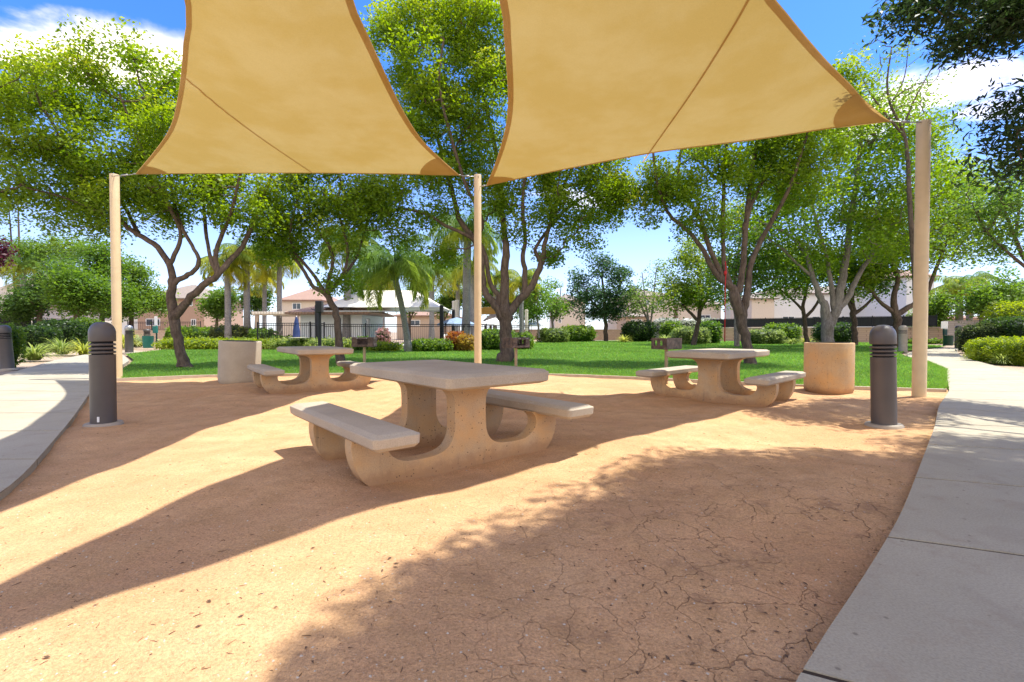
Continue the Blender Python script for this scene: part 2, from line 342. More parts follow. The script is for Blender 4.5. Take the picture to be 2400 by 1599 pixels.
def bark_material(name, c0, c1, zs=3.0):
    m, t, b, N, L = nodes(name)
    tcn = N('ShaderNodeTexCoord'); mp = N('ShaderNodeMapping'); mp.inputs['Scale'].default_value = (9, 9, zs); L(tcn.outputs['Object'], mp.inputs[0])
    n1 = noise(N, L, mp.outputs[0], 1.5, 8, 0.7, 0.5); n2 = noise(N, L, tcn.outputs['Object'], 0.9, 4, 0.6)
    r = ramp(N, [(0.35, c0), (0.65, c1)]); L(n1.outputs[0], r.inputs[0])
    c = mixc(N, L, nmath(N, L, 'MULTIPLY', mrange(N, L, n2.outputs[0], 0.45, 0.7), 0.4), r.outputs[0], tuple(x * 1.3 for x in c1))
    L(c, b.inputs['Base Color']); b.inputs['Roughness'].default_value = 0.9; b.inputs['Specular IOR Level'].default_value = 0.15
    bp = N('ShaderNodeBump'); bp.inputs['Distance'].default_value = 0.03; bp.inputs['Strength'].default_value = 0.8; L(n1.outputs[0], bp.inputs['Height']); L(bp.outputs[0], b.inputs['Normal'])
    return m
def sail_material(name, col, tcol, mixf):
    m, t, b, N, L = nodes(name)
    g = N('ShaderNodeNewGeometry'); P = g.outputs['Position']
    n1 = noise(N, L, P, 0.9, 5, 0.6)
    mp = N('ShaderNodeMapping'); mp.inputs['Scale'].default_value = (1.4, 0.35, 1); mp.inputs['Rotation'].default_value = (0, 0, 0.3); L(P, mp.inputs[0]); n2 = noise(N, L, mp.outputs[0], 2.2, 4, 0.6)
    mp2 = N('ShaderNodeMapping'); mp2.inputs['Scale'].default_value = (160, 40, 1); L(P, mp2.inputs[0]); n3 = noise(N, L, mp2.outputs[0], 1, 2)
    mp3 = N('ShaderNodeMapping'); mp3.inputs['Scale'].default_value = (40, 160, 1); L(P, mp3.inputs[0]); n4 = noise(N, L, mp3.outputs[0], 1, 2)
    def shade(c):
        lo = tuple(x * k for x, k in zip(c, (0.94, 0.90, 0.76))); hi = tuple(min(1, x * k) for x, k in zip(c, (1.03, 1.04, 1.12)))
        q = mixc(N, L, mrange(N, L, n1.outputs[0], 0.35, 0.65), lo, hi)
        q = mixc(N, L, nmath(N, L, 'MULTIPLY', mrange(N, L, n2.outputs[0], 0.5, 0.75), 0.4), q, lo)
        w = ramp(N, [(0.3, (0.86, 0.86, 0.86)), (0.65, (1.05, 1.05, 1.05))]); L(nmath(N, L, 'MULTIPLY', nmath(N, L, 'ADD', n3.outputs[0], n4.outputs[0]), 0.5), w.inputs[0])
        return mixc(N, L, 0.6, q, w.outputs[0], 'MULTIPLY')
    L(shade(col), b.inputs['Base Color']); b.inputs['Roughness'].default_value = 0.9; b.inputs['Specular IOR Level'].default_value = 0.1
    tr = N('ShaderNodeBsdfTranslucent'); L(shade(tcol), tr.inputs['Color'])
    mx = N('ShaderNodeMixShader'); mx.inputs[0].default_value = mixf; L(b.outputs[0], mx.inputs[1]); L(tr.outputs[0], mx.inputs[2])
    L(mx.outputs[0], t.nodes['Material Output'].inputs[0]); return m
def tile_material(name, c0, c1):
    m, t, b, N, L = nodes(name)
    tcn = N('ShaderNodeTexCoord'); P = tcn.outputs['Object']
    w = N('ShaderNodeTexWave'); w.bands_direction = 'X'; w.inputs['Scale'].default_value = 1.6; w.inputs['Distortion'].default_value = 0.3; L(P, w.inputs['Vector'])
    w2 = N('ShaderNodeTexWave'); w2.bands_direction = 'Z'; w2.wave_profile = 'SAW'; w2.inputs['Scale'].default_value = 2.0; L(P, w2.inputs['Vector'])
    n = noise(N, L, P, 5, 4)
    c = mixc(N, L, n.outputs[0], c0, c1)
    hh = nmath(N, L, 'ADD', w.outputs['Fac'], w2.outputs['Fac'])
    r = ramp(N, [(0.2, (0.72, 0.7, 0.7)), (1.0, (1.1, 1.1, 1.1))]); L(hh, r.inputs[0])
    L(mixc(N, L, 0.7, c, r.outputs[0], 'MULTIPLY'), b.inputs['Base Color']); b.inputs['Roughness'].default_value = 0.85
    bp = N('ShaderNodeBump'); bp.inputs['Distance'].default_value = 0.06; L(hh, bp.inputs['Height']); L(bp.outputs[0], b.inputs['Normal'])
    return m
def block_material(name, c0, c1, mortar, sx=2.4, rowh=0.2):
    m, t, b, N, L = nodes(name)
    g = N('ShaderNodeNewGeometry'); sp = N('ShaderNodeSeparateXYZ'); L(g.outputs['Position'], sp.inputs[0])
    cb = N('ShaderNodeCombineXYZ'); L(nmath(N, L, 'ADD', sp.outputs[0], sp.outputs[1]), cb.inputs[0]); L(sp.outputs[2], cb.inputs[1])
    br = N('ShaderNodeTexBrick'); L(cb.outputs[0], br.inputs['Vector']); br.inputs['Scale'].default_value = 1.0
    br.inputs['Brick Width'].default_value = 0.4; br.inputs['Row Height'].default_value = rowh; br.inputs['Mortar Size'].default_value = 0.012
    br.inputs['Color1'].default_value = (*c0, 1); br.inputs['Color2'].default_value = (*c1, 1); br.inputs['Mortar'].default_value = (*mortar, 1)
    L(br.outputs[0], b.inputs['Base Color']); b.inputs['Roughness'].default_value = 0.9
    return m

M = dict(
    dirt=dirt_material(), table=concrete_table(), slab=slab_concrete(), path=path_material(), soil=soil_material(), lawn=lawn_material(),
    leaf=leaf_material(), bark=bark_material('brown_bark', (0.06, 0.042, 0.033), (0.165, 0.12, 0.09)), greybark=bark_material('grey_bark', (0.11, 0.09, 0.075), (0.27, 0.235, 0.20)),
    palmbark=bark_material('palm_bark', (0.15, 0.13, 0.12), (0.30, 0.28, 0.26), 14.0),
    sail=sail_material('shade_fabric', (0.50, 0.345, 0.14), (0.37, 0.27, 0.09), 0.40), hem=sail_material('shade_hem', (0.62, 0.42, 0.19), (0.46, 0.305, 0.105), 0.38),
    post=plain('tan_paint', (0.63, 0.48, 0.285), 0.6, var=0.06, bump=0.1, bscale=120), bollard=plain('bronze_paint', (0.085, 0.072, 0.066), 0.42, var=0.10, scale=4, bump=0.08, spec=0.5),
    recess=plain('louvre_recess', (0.012, 0.011, 0.011), 0.8, bump=0), pad=plain('footing_concrete', (0.36, 0.31, 0.25), 0.9),
    steel=plain('galvanised', (0.35, 0.34, 0.32), 0.4, 0.8), grill=plain('sooty_steel', (0.085, 0.06, 0.05), 0.7, var=0.5, scale=12), grillpost=plain('grill_post_paint', (0.36, 0.27, 0.18), 0.7),
    black=plain('black_metal', (0.018, 0.018, 0.02), 0.45, bump=0), white=plain('white_paint', (0.75, 0.75, 0.73), 0.6, var=0.04, bump=0.05),
    cream=plain('cream_stucco', (0.62, 0.54, 0.44), 0.9, var=0.05), pinkst=plain('pink_stucco', (0.42, 0.285, 0.205), 0.9, var=0.05), whitest=plain('white_stucco', (0.66, 0.67, 0.66), 0.9, var=0.04),
    tanst=plain('tan_stucco', (0.48, 0.37, 0.28), 0.9, var=0.05), tile=tile_material('clay_tile', (0.30, 0.17, 0.12), (0.42, 0.28, 0.21)), tile2=tile_material('brown_tile', (0.24, 0.19, 0.155), (0.36, 0.29, 0.235)),
    glass=plain('window_glass', (0.06, 0.075, 0.09), 0.12, var=0.2, bump=0, spec=0.8), canopy=plain('canopy_fabric', (0.78, 0.72, 0.60), 0.9, var=0.04, bump=0),
    navy=plain('navy_fabric', (0.035, 0.055, 0.16), 0.85, bump=0), blue=plain('pale_blue_fabric', (0.22, 0.30, 0.42), 0.85, bump=0), green=plain('green_plastic', (0.02, 0.16, 0.13), 0.5, bump=0), dkgreen=plain('dark_green_paint', (0.012, 0.05, 0.04), 0.5, bump=0),
    water=plain('pool_water', (0.12, 0.48, 0.50), 0.08, var=0.15, scale=1.5, bump=0.3, bscale=4, spec=0.6), deck=plain('pool_deck_concrete', (0.58, 0.54, 0.48), 0.9), red=plain('red_rope', (0.45, 0.02, 0.02), 0.6, bump=0),
    wall=block_material('tan_block', (0.40, 0.29, 0.20), (0.45, 0.33, 0.23), (0.28, 0.2, 0.14)), wall2=block_material('pale_block', (0.58, 0.45, 0.34), (0.64, 0.50, 0.39), (0.40, 0.29, 0.21)),
    cap=plain('wall_cap', (0.5, 0.42, 0.34), 0.9), curb=plain('curb_concrete', (0.42, 0.35, 0.27), 0.9), twig=plain('dry_twig', (0.13, 0.075, 0.045), 0.9), stone=plain('pale_stone', (0.5, 0.42, 0.33), 0.9), joint=plain('joint_dirt', (0.05, 0.035, 0.025), 0.95), bag=plain('clear_liner', (0.7, 0.7, 0.7), 0.3, bump=0),
)

# ------------------------------------------------------------------ setting: ground, pad, paths, lawn
def grid_mesh(name, x0, x1, y0, y1, st, zf, mat, inside=None):
    xs = np.arange(x0, x1 + st, st); ys = np.arange(y0, y1 + st, st); X, Y = np.meshgrid(xs, ys); Z = zf(X, Y)
    n = len(xs); V = np.stack([X, Y, Z], -1).reshape(-1, 3)
    j, i = np.meshgrid(np.arange(len(ys) - 1), np.arange(n - 1), indexing='ij'); a = (j * n + i).ravel()
    Fc = np.stack([a, a + 1, a + n + 1, a + n], 1)
    if inside is not None:
        cx = V[Fc].mean(1); Fc = Fc[inside(cx[:, 0], cx[:, 1])]
    return mesh_obj(name, V, Fc, mat, smooth=True)
def pts_in(poly):
    P = np.array(poly)
    def f(x, y):
        r = np.zeros(x.shape, bool); n = len(P)
        for i in range(n):
            x1, y1 = P[i]; x2, y2 = P[(i + 1) % n]
            c = ((y1 > y) != (y2 > y)) & (x < (x2 - x1) * (y - y1) / (y2 - y1 + 1e-12) + x1); r ^= c
        return r
    return f
def smooth_line(P, n):
    P = np.array(P, float); d = np.r_[0, np.cumsum(np.linalg.norm(np.diff(P, axis=0), axis=1))]; t = np.linspace(0, d[-1], n)
    k = np.stack([np.interp(t, d, P[:, i]) for i in range(P.shape[1])], 1)
    for _ in range(max(2, n // 25)): k[1:-1] = (k[:-2] + 2 * k[1:-1] + k[2:]) / 4
    return k
# far ground sheet
g = MB(); g.add([(-700, -60, -0.045), (700, -60, -0.045), (700, 900, -0.045), (-700, 900, -0.045)], [(0, 1, 2, 3)])
tag(g.build('ground', M['soil']), kind='structure')
TABLES = [(-0.61, 4.088, 0.70), (3.296, 7.561, -0.80), (-3.734, 8.966, 0.648)]
def dirt_z(X, Y):
    z = 0.011 * np.sin(1.7 * X + 1.1 * Y + .5) + 0.011 * np.sin(2.9 * Y - 1.3 * X + 1) + 0.007 * np.sin(4.7 * X + 2.1 * Y) + 0.005 * np.sin(7.9 * Y - 3.3 * X + 2) + 0.003 * np.sin(13 * X + 5 * Y)
    for tx, ty, ta in TABLES:
        d = np.hypot(X - tx, Y - ty); z = z + 0.02 * np.exp(-((d - 1.35) / .4) ** 2) - 0.012 * np.exp(-(d / .8) ** 2)
    return np.clip(z, -0.035, 0.03)
LAWN_FRONT = [(-8.6, 10.15), (-7.4, 10.95), (-5.5, 11.4), (-3, 11.6), (0.0, 11.6), (1.6, 11.15), (3.2, 10.35), (5.49, 9.0), (7.55, 8.3)]
PAD = [(-1.5, -4), (-2.2, -1), (-3.0, 2.8), (-3.89, 3.93), (-5.11, 5.52), (-7.29, 8.25), (-8.6, 10.15)] + LAWN_FRONT[1:] + [(5.77, 6.43), (3.13, 3.63), (1.31, 1.81), (0, 0.4), (-.8, -4)]
grow = [(-5, -4), (-5, 2.0), (-6.2, 5), (-9.6, 9.9), (-8.8, 10.7), (-7.5, 11.4), (-5.5, 11.8), (0, 12.0), (3.4, 10.8), (7.9, 8.8), (9, 8), (5.2, 3.9), (3.4, 2), (2.4, -4)]
tag(grid_mesh('dirt_pad', -10, 9.2, -4, 12.1, 0.07, dirt_z, M['dirt'], pts_in(grow)), kind='structure')

def path_strip(name, inner, outer, step=1.36, z=0.045, first=0.0):
    A = smooth_line(inner, 400); B = smooth_line(outer, 400)
    d = np.r_[0, np.cumsum(np.linalg.norm(np.diff((A + B) / 2, axis=0), axis=1))]
    mb = MB(); t = -first
    while t < d[-1]:
        t0 = max(t + 0.013, 0); t1 = min(t + step - 0.013, d[-1])
        if t1 - t0 > 0.1:
            ts = np.linspace(t0, t1, 6)
            a = np.stack([np.interp(ts, d, A[:, k]) for k in (0, 1)], 1); b = np.stack([np.interp(ts, d, B[:, k]) for k in (0, 1)], 1)
            n = len(ts); e = 0.008
            V = [(*p, z) for p in a] + [(*p, z) for p in b] + [(*p, -0.05) for p in a] + [(*p, -0.05) for p in b]
            Fc = [[i, i + 1, n + i + 1, n + i] for i in range(n - 1)] + [[i, 2 * n + i, 2 * n + i + 1, i + 1] for i in range(n - 1)] + [[n + i, n + i + 1, 3 * n + i + 1, 3 * n + i] for i in range(n - 1)]
            Fc += [[0, n, 3 * n, 2 * n], [n - 1, 3 * n - 1, 4 * n - 1, 2 * n - 1]]
            mb.add(V, Fc)
        t += step
    jb = MB(); jb.add([(*p, z - .005) for p in A] + [(*p, z - .005) for p in B], [[i, i + 1, 401 + i, 400 + i] for i in range(399)])
    tag(jb.build('path_joint', M['joint']), kind='structure')
    return tag(mb.build(name, M['path']), kind='structure')
R_IN = [(-3.2, -3.2), (-.9, -.45), (.86, 1.41), (1.31, 1.81), (2.12, 2.58), (3.13, 3.63), (4.45, 5.0), (5.77, 6.43), (7.5, 8.15), (9.6, 10.5), (11.6, 12.7), (14.2, 16.3), (16.2, 19.5), (18.5, 22.3), (21.5, 25.5), (27, 30)]
R_OUT = [(-1.6, -4.4), (.4, -1.5), (2.05, .3), (2.5, .7), (3.3, 1.45), (4.3, 2.5), (5.6, 3.85), (6.95, 5.3), (8.6, 7.1), (10.7, 9.5), (12.6, 11.8), (15.2, 15.3), (17.5, 18.4), (20, 21.3), (24.8, 26.6), (30, 31)]
path_strip('path', R_IN, R_OUT, 1.385, first=0.62)
L_IN = [(-1.6, -4), (-2.3, -1), (-2.75, 1.5), (-3.06, 2.83), (-3.89, 3.93), (-5.11, 5.52), (-7.29, 8.25), (-8.7, 10.2), (-10.3, 12.3), (-13.5, 16.8), (-17.7, 21.6), (-22, 26), (-26, 32), (-30, 40), (-30.5, 44)]
L_OUT = [(-4.8, -4), (-5.2, -1), (-5.7, 1.2), (-6.1, 2.1), (-6.8, 3.1), (-8.2, 4.9), (-10.0, 7.6), (-11.3, 10.3), (-12.7, 12.2), (-16.6, 17.4), (-20, 22.8), (-24.5, 27.5), (-29, 33.5), (-33, 41), (-34, 45)]
path_strip('path', L_IN, L_OUT, 1.36)
# lawn
LAWN = LAWN_FRONT + [(9.6, 10.55), (11.6, 12.75), (14.2, 16.35), (16.1, 19.5), (18.3, 22.4), (21.2, 25.6), (27, 30.4), (31, 34), (34, 44), (27, 52), (14, 56), (4, 56), (0.5, 42), (-1, 30), (-6, 28), (-14, 27), (-19.5, 26.5), (-17.6, 21.7), (-13.4, 16.9), (-10.2, 12.4)]
inL = pts_in(LAWN)
def lawn_z(X, Y): return 0.05 + 0.02 * np.sin(.4 * X + 1) * np.sin(.33 * Y)
lb = MB(); lb.add([(x, y, 0.04) for x, y in LAWN], [list(range(len(LAWN)))])
o = lb.build('lawn', M['lawn']); tag(o, kind='structure')
def edging(pts, w, z0, z1, name='curb'):
    K = smooth_line(pts, 80); T = np.gradient(K, axis=0); T /= np.linalg.norm(T, axis=1)[:, None]; Nn = np.stack([-T[:, 1], T[:, 0]], 1)
    mb = MB(); n = len(K); A = K - Nn * w / 2; B = K + Nn * w / 2
    V = [(*p, z0) for p in A] + [(*p, z1) for p in A] + [(*p, z1) for p in B] + [(*p, z0) for p in B]
    Fc = []
    for k in range(3): Fc += [[k * n + i, k * n + i + 1, (k + 1) * n + i + 1, (k + 1) * n + i] for i in range(n - 1)]
    Fc += [[0, n, 2 * n, 3 * n], [n - 1, 2 * n - 1, 3 * n - 1, 4 * n - 1]]
    return mb.add(V, Fc)
tag(edging(LAWN_FRONT, 0.13, -0.05, 0.055).build('curb', M['curb']), kind='structure')

# grass blades, denser near
def scatter_blades(name, n, ymin, ymax, h0, w0, col):
    P = []
    while len(P) < n:
        # density falls off with distance
        t = rng.random(n * 2); Y = ymin * (ymax / ymin) ** t; X = (rng.random(n * 2) * 2 - 1) * 1.12 * Y
        k = inL(X, Y); P += list(np.stack([X[k], Y[k]], 1))
    P = np.array(P[:n]); s = np.clip(P[:, 1] / 12, .8, 3.2)
    h = h0 * (0.6 + 0.7 * rng.random(n)) * (0.7 + .3 * s); w = w0 * s; a = rng.random(n) * 2 * np.pi; ln = rng.normal(0, .45, (n, 2)) * h[:, None]
    dx = np.cos(a) * w / 2; dy = np.sin(a) * w / 2; z = np.full(n, .04)
    V = np.empty((n, 3, 3)); V[:, 0] = np.stack([P[:, 0] - dx, P[:, 1] - dy, z], 1); V[:, 1] = np.stack([P[:, 0] + dx, P[:, 1] + dy, z], 1)
    V[:, 2] = np.stack([P[:, 0] + ln[:, 0], P[:, 1] + ln[:, 1], z + h], 1)
    c = np.array(col)[None] * (0.65 + 0.7 * rng.random((n, 1))) * np.array([[1, 1, 1]]); c[:, 0] *= 0.8 + .6 * rng.random(n)
    pn = 0.5 + 0.5 * np.sin(.9 * P[:, 0] + np.sin(.7 * P[:, 1])) * np.sin(.8 * P[:, 1] + 1); c *= (0.8 + .35 * pn)[:, None]
    t4 = np.repeat(np.c_[c, np.ones(n)], 3, axis=0)
    o = mesh_obj(name, V.reshape(-1, 3), np.arange(n * 3).reshape(n, 3), M['leaf'], tint=t4)
    return tag(o, 'short bright green mown grass covering the lawn behind the dirt pad', 'grass', kind='stuff')
def edge_grass():
    K = smooth_line(LAWN_FRONT + [(9.6, 10.55), (11.6, 12.75), (14.2, 16.35)], 900); n = 26000
    P = K[rng.integers(0, 900, n)] + rng.normal(0, .035, (n, 2)) + np.array([0, .07]); h = .05 * (.5 + rng.random(n)); a = rng.random(n) * 6.28; w = .009; dx = np.cos(a) * w / 2; dy = np.sin(a) * w / 2; ln = rng.normal(0, .6, (n, 2)) * h[:, None]; ln[:, 1] -= .015
    V = np.empty((n, 3, 3)); z = np.full(n, .04); V[:, 0] = np.stack([P[:, 0] - dx, P[:, 1] - dy, z], 1); V[:, 1] = np.stack([P[:, 0] + dx, P[:, 1] + dy, z], 1); V[:, 2] = np.stack([P[:, 0] + ln[:, 0], P[:, 1] + ln[:, 1], z + h], 1)
    c = np.array([.13, .25, .04]) * (.6 + .8 * rng.random((n, 1)))
    tag(mesh_obj('grass_edge', V.reshape(-1, 3), np.arange(n * 3).reshape(n, 3), M['leaf'], tint=np.repeat(np.c_[c, np.ones(n)], 3, axis=0)), 'ragged longer grass leaning over the concrete edging of the lawn', 'grass', kind='stuff')
scatter_blades('grass', 230000, 8.2, 50, 0.045, 0.012, (0.13, 0.27, 0.045))
edge_grass()

# ------------------------------------------------------------------ picnic tables
def rrect(w, l, r, n=5, ch=None):
    pts = []
    for cx, cy, a0 in ((w / 2 - r, l / 2 - r, 0), (-w / 2 + r, l / 2 - r, 90), (-w / 2 + r, -l / 2 + r, 180), (w / 2 - r, -l / 2 + r, 270)):
        for i in range(n + 1):
            a = R(a0 + 90 * i / n); pts.append((cx + r * math.cos(a), cy + r * math.sin(a)))
    return pts
def slab(mb, cx, cy, w, l, zt, th, r=0.06, flare=0.05):
    prof = [(-flare, zt - th - 0.020), (-0.010, zt - th - 0.002), (-0.002, zt - th + 0.005), (0.003, zt - 0.024), (0.000, zt - 0.018), (-0.010, zt - 0.0165), (-0.014, zt - 0.015), (-0.034, zt - 0.002), (-0.044, zt)]
    rings = []; n = None
    for off, z in prof:
        ring = rrect(w + 2 * off, l + 2 * off, max(r + off, 0.01)); rings.append([(cx + x, cy + y, z) for x, y in ring]); n = len(ring)
    V = [p for rg in rings for p in rg]
    Fc = [[k * n + i, k * n + (i + 1) % n, (k + 1) * n + (i + 1) % n, (k + 1) * n + i] for k in range(len(rings) - 1) for i in range(n)]
    Fc += [list(range(n))[::-1], [(len(rings) - 1) * n + i for i in range(n)]]
    return mb.add(V, Fc)
def catmull(P, k=5):
    out = []; n = len(P)
    for i in range(n - 1):
        p0 = P[max(i - 1, 0)]; p1 = P[i]; p2 = P[i + 1]; p3 = P[min(i + 2, n - 1)]
        for j in range(k):
            t = j / k
            out.append(tuple(0.5 * (2 * p1[d] + (p2[d] - p0[d]) * t + (2 * p0[d] - 5 * p1[d] + 4 * p2[d] - p3[d]) * t * t + (3 * p1[d] - p0[d] - 3 * p2[d] + p3[d]) * t ** 3) for d in range(len(p1))))
    out.append(tuple(P[-1])); return out
half = catmull([(.44, .672), (.35, .655), (.255, .628), (.188, .592), (.156, .54), (.148, .46), (.148, .38), (.15, .30), (.165, .235), (.205, .175), (.27, .14), (.36, .125), (.48, .122), (.57, .13), (.64, .158), (.69, .205), (.708, .26), (.69, .31), (.65, .345)], 3) \
     + catmull([(.955, .345), (.962, .28), (.95, .19), (.92, .105), (.875, .035), (.82, -.01), (.76, -.035), (.68, -.04)], 3)
outline = half + [(-b, z) for b, z in half[::-1]]
def make_table(loc, rz, label, group):
    root = empty('picnic_table', loc, label, 'picnic table', group, rz)
    slab(MB(), 0, 0, 0.95, 1.72, 0.76, 0.092, 0.05, 0.06).build('tabletop', M['slab'], root, auto=24)
    for s in (-1, 1):
        slab(MB(), s * 0.835, 0, 0.315, 1.74, 0.43, 0.082, 0.035, 0.03).build('seat', M['slab'], root, auto=24)
    for s in (-1, 1):
        mb = MB(); mb.prism(outline, s * .385 - .058, s * .385 + .058, 'y')
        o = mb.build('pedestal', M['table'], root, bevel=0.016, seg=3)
        for p in o.data.polygons: p.use_smooth = True
        o.data.set_sharp_from_angle(angle=R(60))
    return root
TL = ['largest weathered concrete picnic table, nearest the camera in the middle of the dirt', 'concrete picnic table with sunlit benches beside the round bin in full view on the right', 'small looking concrete picnic table with ochre pedestal beside the leaning bin on the left']
for (x, y, a), lb_ in zip(TABLES, TL): make_table((x, y, 0), a, lb_, 'concrete picnic tables on the dirt pad')

# ------------------------------------------------------------------ bins
def make_bin(loc, r, h, tilt, label, mat='table'):
    root = empty('concrete_bin', loc, label, 'waste bin', 'concrete waste bins at the edge of the pad'); root.rotation_euler = tilt
    mb = MB(); n = 40
    mb.lathe([(r * .90, -0.03), (r * .95, 0.01), (r * .985, .04), (r * .995, .09), (r, .3), (r, h - .02), (r * .992, h - .006), (r * .975, h), (r * .84, h), (r * .82, h - .012), (r * .81, .3), (0.02, .29)], n)
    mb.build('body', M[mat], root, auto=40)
    lb2 = MB(); lb2.lathe([(r * .79, h - .35), (r * .80, h - .03), (r * .815, h + .004), (r * .83, h + .006), (r * .80, h - .002), (r * .76, h - .33)], n); lb2.build('liner', M['recess'], root, smooth=True)
    return root
make_bin((5.60, 8.42, 0), .378, .86, (0, 0, 0), 'round concrete waste bin with ochre stains between right picnic table and dark bollard')
make_bin((-5.72, 9.98, 0), .395, .86, (0, R(2.2), 0), 'round grey concrete waste bin leaning slightly behind left picnic table', 'slab')

# ------------------------------------------------------------------ bollards
def make_bollard(loc, r, h, tilt, label, group, base=True, top=None, mat=None):
    root = empty('bollard_light', loc, label, 'bollard', group); root.rotation_euler = tilt; s = h / 1.12; m = mat or M['bollard']
    zl = h - .36 * s
    MB().lathe([(r, -.03), (r, .02), (r * .985, .05), (r * .985, zl - .01), (r, zl - .005), (r, zl), (r * .8, zl + .004)], 28).build('column', m, root, auto=35)
    MB().lathe([(r * .8, zl), (r * .8, zl + .165 * s)], 28).build('lamp_core', M['recess'], root, auto=35)
    for i in range(3):
        z = zl + (.03 + .042 * i) * s
        MB().lathe([(r * .78, z - .005 * s), (r * .98, z - .013 * s), (r, z - .008 * s), (r, z + .006 * s), (r * .78, z + .014 * s)], 28).build('louvre', m, root, auto=30)
    pr = [(r * .8, zl + .15 * s), (r * 1.0, zl + .145 * s), (r * 1.015, zl + .15 * s), (r * 1.015, zl + .235 * s)]
    z0 = zl + .235 * s
    for k in range(1, 9):
        a = R(90 * k / 8.3); pr.append((r * 1.015 * math.cos(a) ** .8, z0 + (h - z0) * math.sin(a)))
    MB().lathe(pr, 28).build('dome_cap', top or m, root, smooth=True)
    if base:
        MB().lathe([(r * 1.55, -.05), (r * 1.5, .0), (r * 1.42, .018), (.02, .022)], 20).build('footing', M['pad'], root, auto=35)
    return root
BG = 'bronze bollard lights beside the paths'
bl = make_bollard((-4.66, 5.42, 0), .121, 1.165, (0, 0, 0), 'bronze dome-topped louvred bollard light in dirt at left, in front of tan post', BG)
MB().box((0.04, -.116, .07), (.022, .012, .06)).build('chipped_patch', M['white'], bl, bevel=.003)
make_bollard((4.19, 5.35, 0), .121, 1.13, (0, R(-1.6), 0), 'bronze dome-topped louvred bollard light standing right of the round bin', BG)
make_bollard((-14.2, 13.4, 0), .15, 1.25, (0, R(-4.5), 0), 'dark bollard light cut off by the left edge of the photo', BG)
p = at(303, 829); make_bollard((p.x, p.y, .04), .17, 1.33, (0, 0, 0), 'bronze bollard light with silver collar at the left lawn edge behind tan post', BG, top=M['steel'])
p = at(345, 808); make_bollard((p.x, p.y, .0), .24, 1.3, (0, 0, 0), 'small far bollard left of the green litter can', BG, False)
p = at(464, 809); make_bollard((p.x, p.y, .0), .24, 1.25, (0, 0, 0), 'grey far bollard among shrubs behind the leftmost lawn tree', BG, False, mat=M['pad'])
p = at(2116, 826); make_bollard((p.x, p.y, .04), .19, 1.35, (0, 0, 0), 'grey bollard light in tree shade behind the tall right post', BG, False, mat=M['pad'])
p = at(2245, 818); make_bollard((p.x, p.y, .04), .16, 1.4, (0, 0, 0), 'distant bronze bollard in front of the pale block wall', BG, False)
p = at(1418, 800); make_bollard((p.x, p.y, .0), .15, 1.2, (0, 0, 0), 'thin pale marker bollard at back of lawn under the dark bushy tree', BG, False, mat=M['pad'])
p = at(1511, 801); make_bollard((p.x, p.y, .0), .15, 1.2, (0, 0, 0), 'thin pale marker bollard at back of lawn just above the right grill', BG, False, mat=M['pad'])

# ------------------------------------------------------------------ shade sail posts and sails
def make_post(loc, r, h, label):
    root = empty('shade_post', loc, label, 'post', 'tan posts holding the shade sails')
    MB().lathe([(r, -.05), (r, h - .01), (r * .97, h), (.01, h + .006)], 28).build('pole', M['post'], root, auto=35)
    MB().tube([(r * .3, -r * .9, h - .07), (r * .3, -r * 1.35, h - .05), (r * .3, -r * .9, h - .02)], .009, 8).build('eye_bolt', M['steel'], root, smooth=True)
    return root
PL = Vector((-8.52, 10.28, 4.42)); PM = Vector((-.735, 10.25, 4.40)); PR = Vector((6.42, 7.5, 4.33)); PA = Vector((-1.35, -.75, 4.6))
make_post((PL.x, PL.y, 0), .086, 4.42, 'tan steel shade post behind the left bollard, left sail corner')
make_post((PM.x, PM.y, 0), .078, 4.40, 'tan steel shade post behind the near table, between the two sails')
make_post((PR.x, PR.y, 0), .092, 4.33, 'thick tan steel shade post at the far right beside the concrete path')
make_post((PA.x, PA.y, 0), .095, 4.6, 'tan steel shade post behind the camera carrying the rear sail corners')
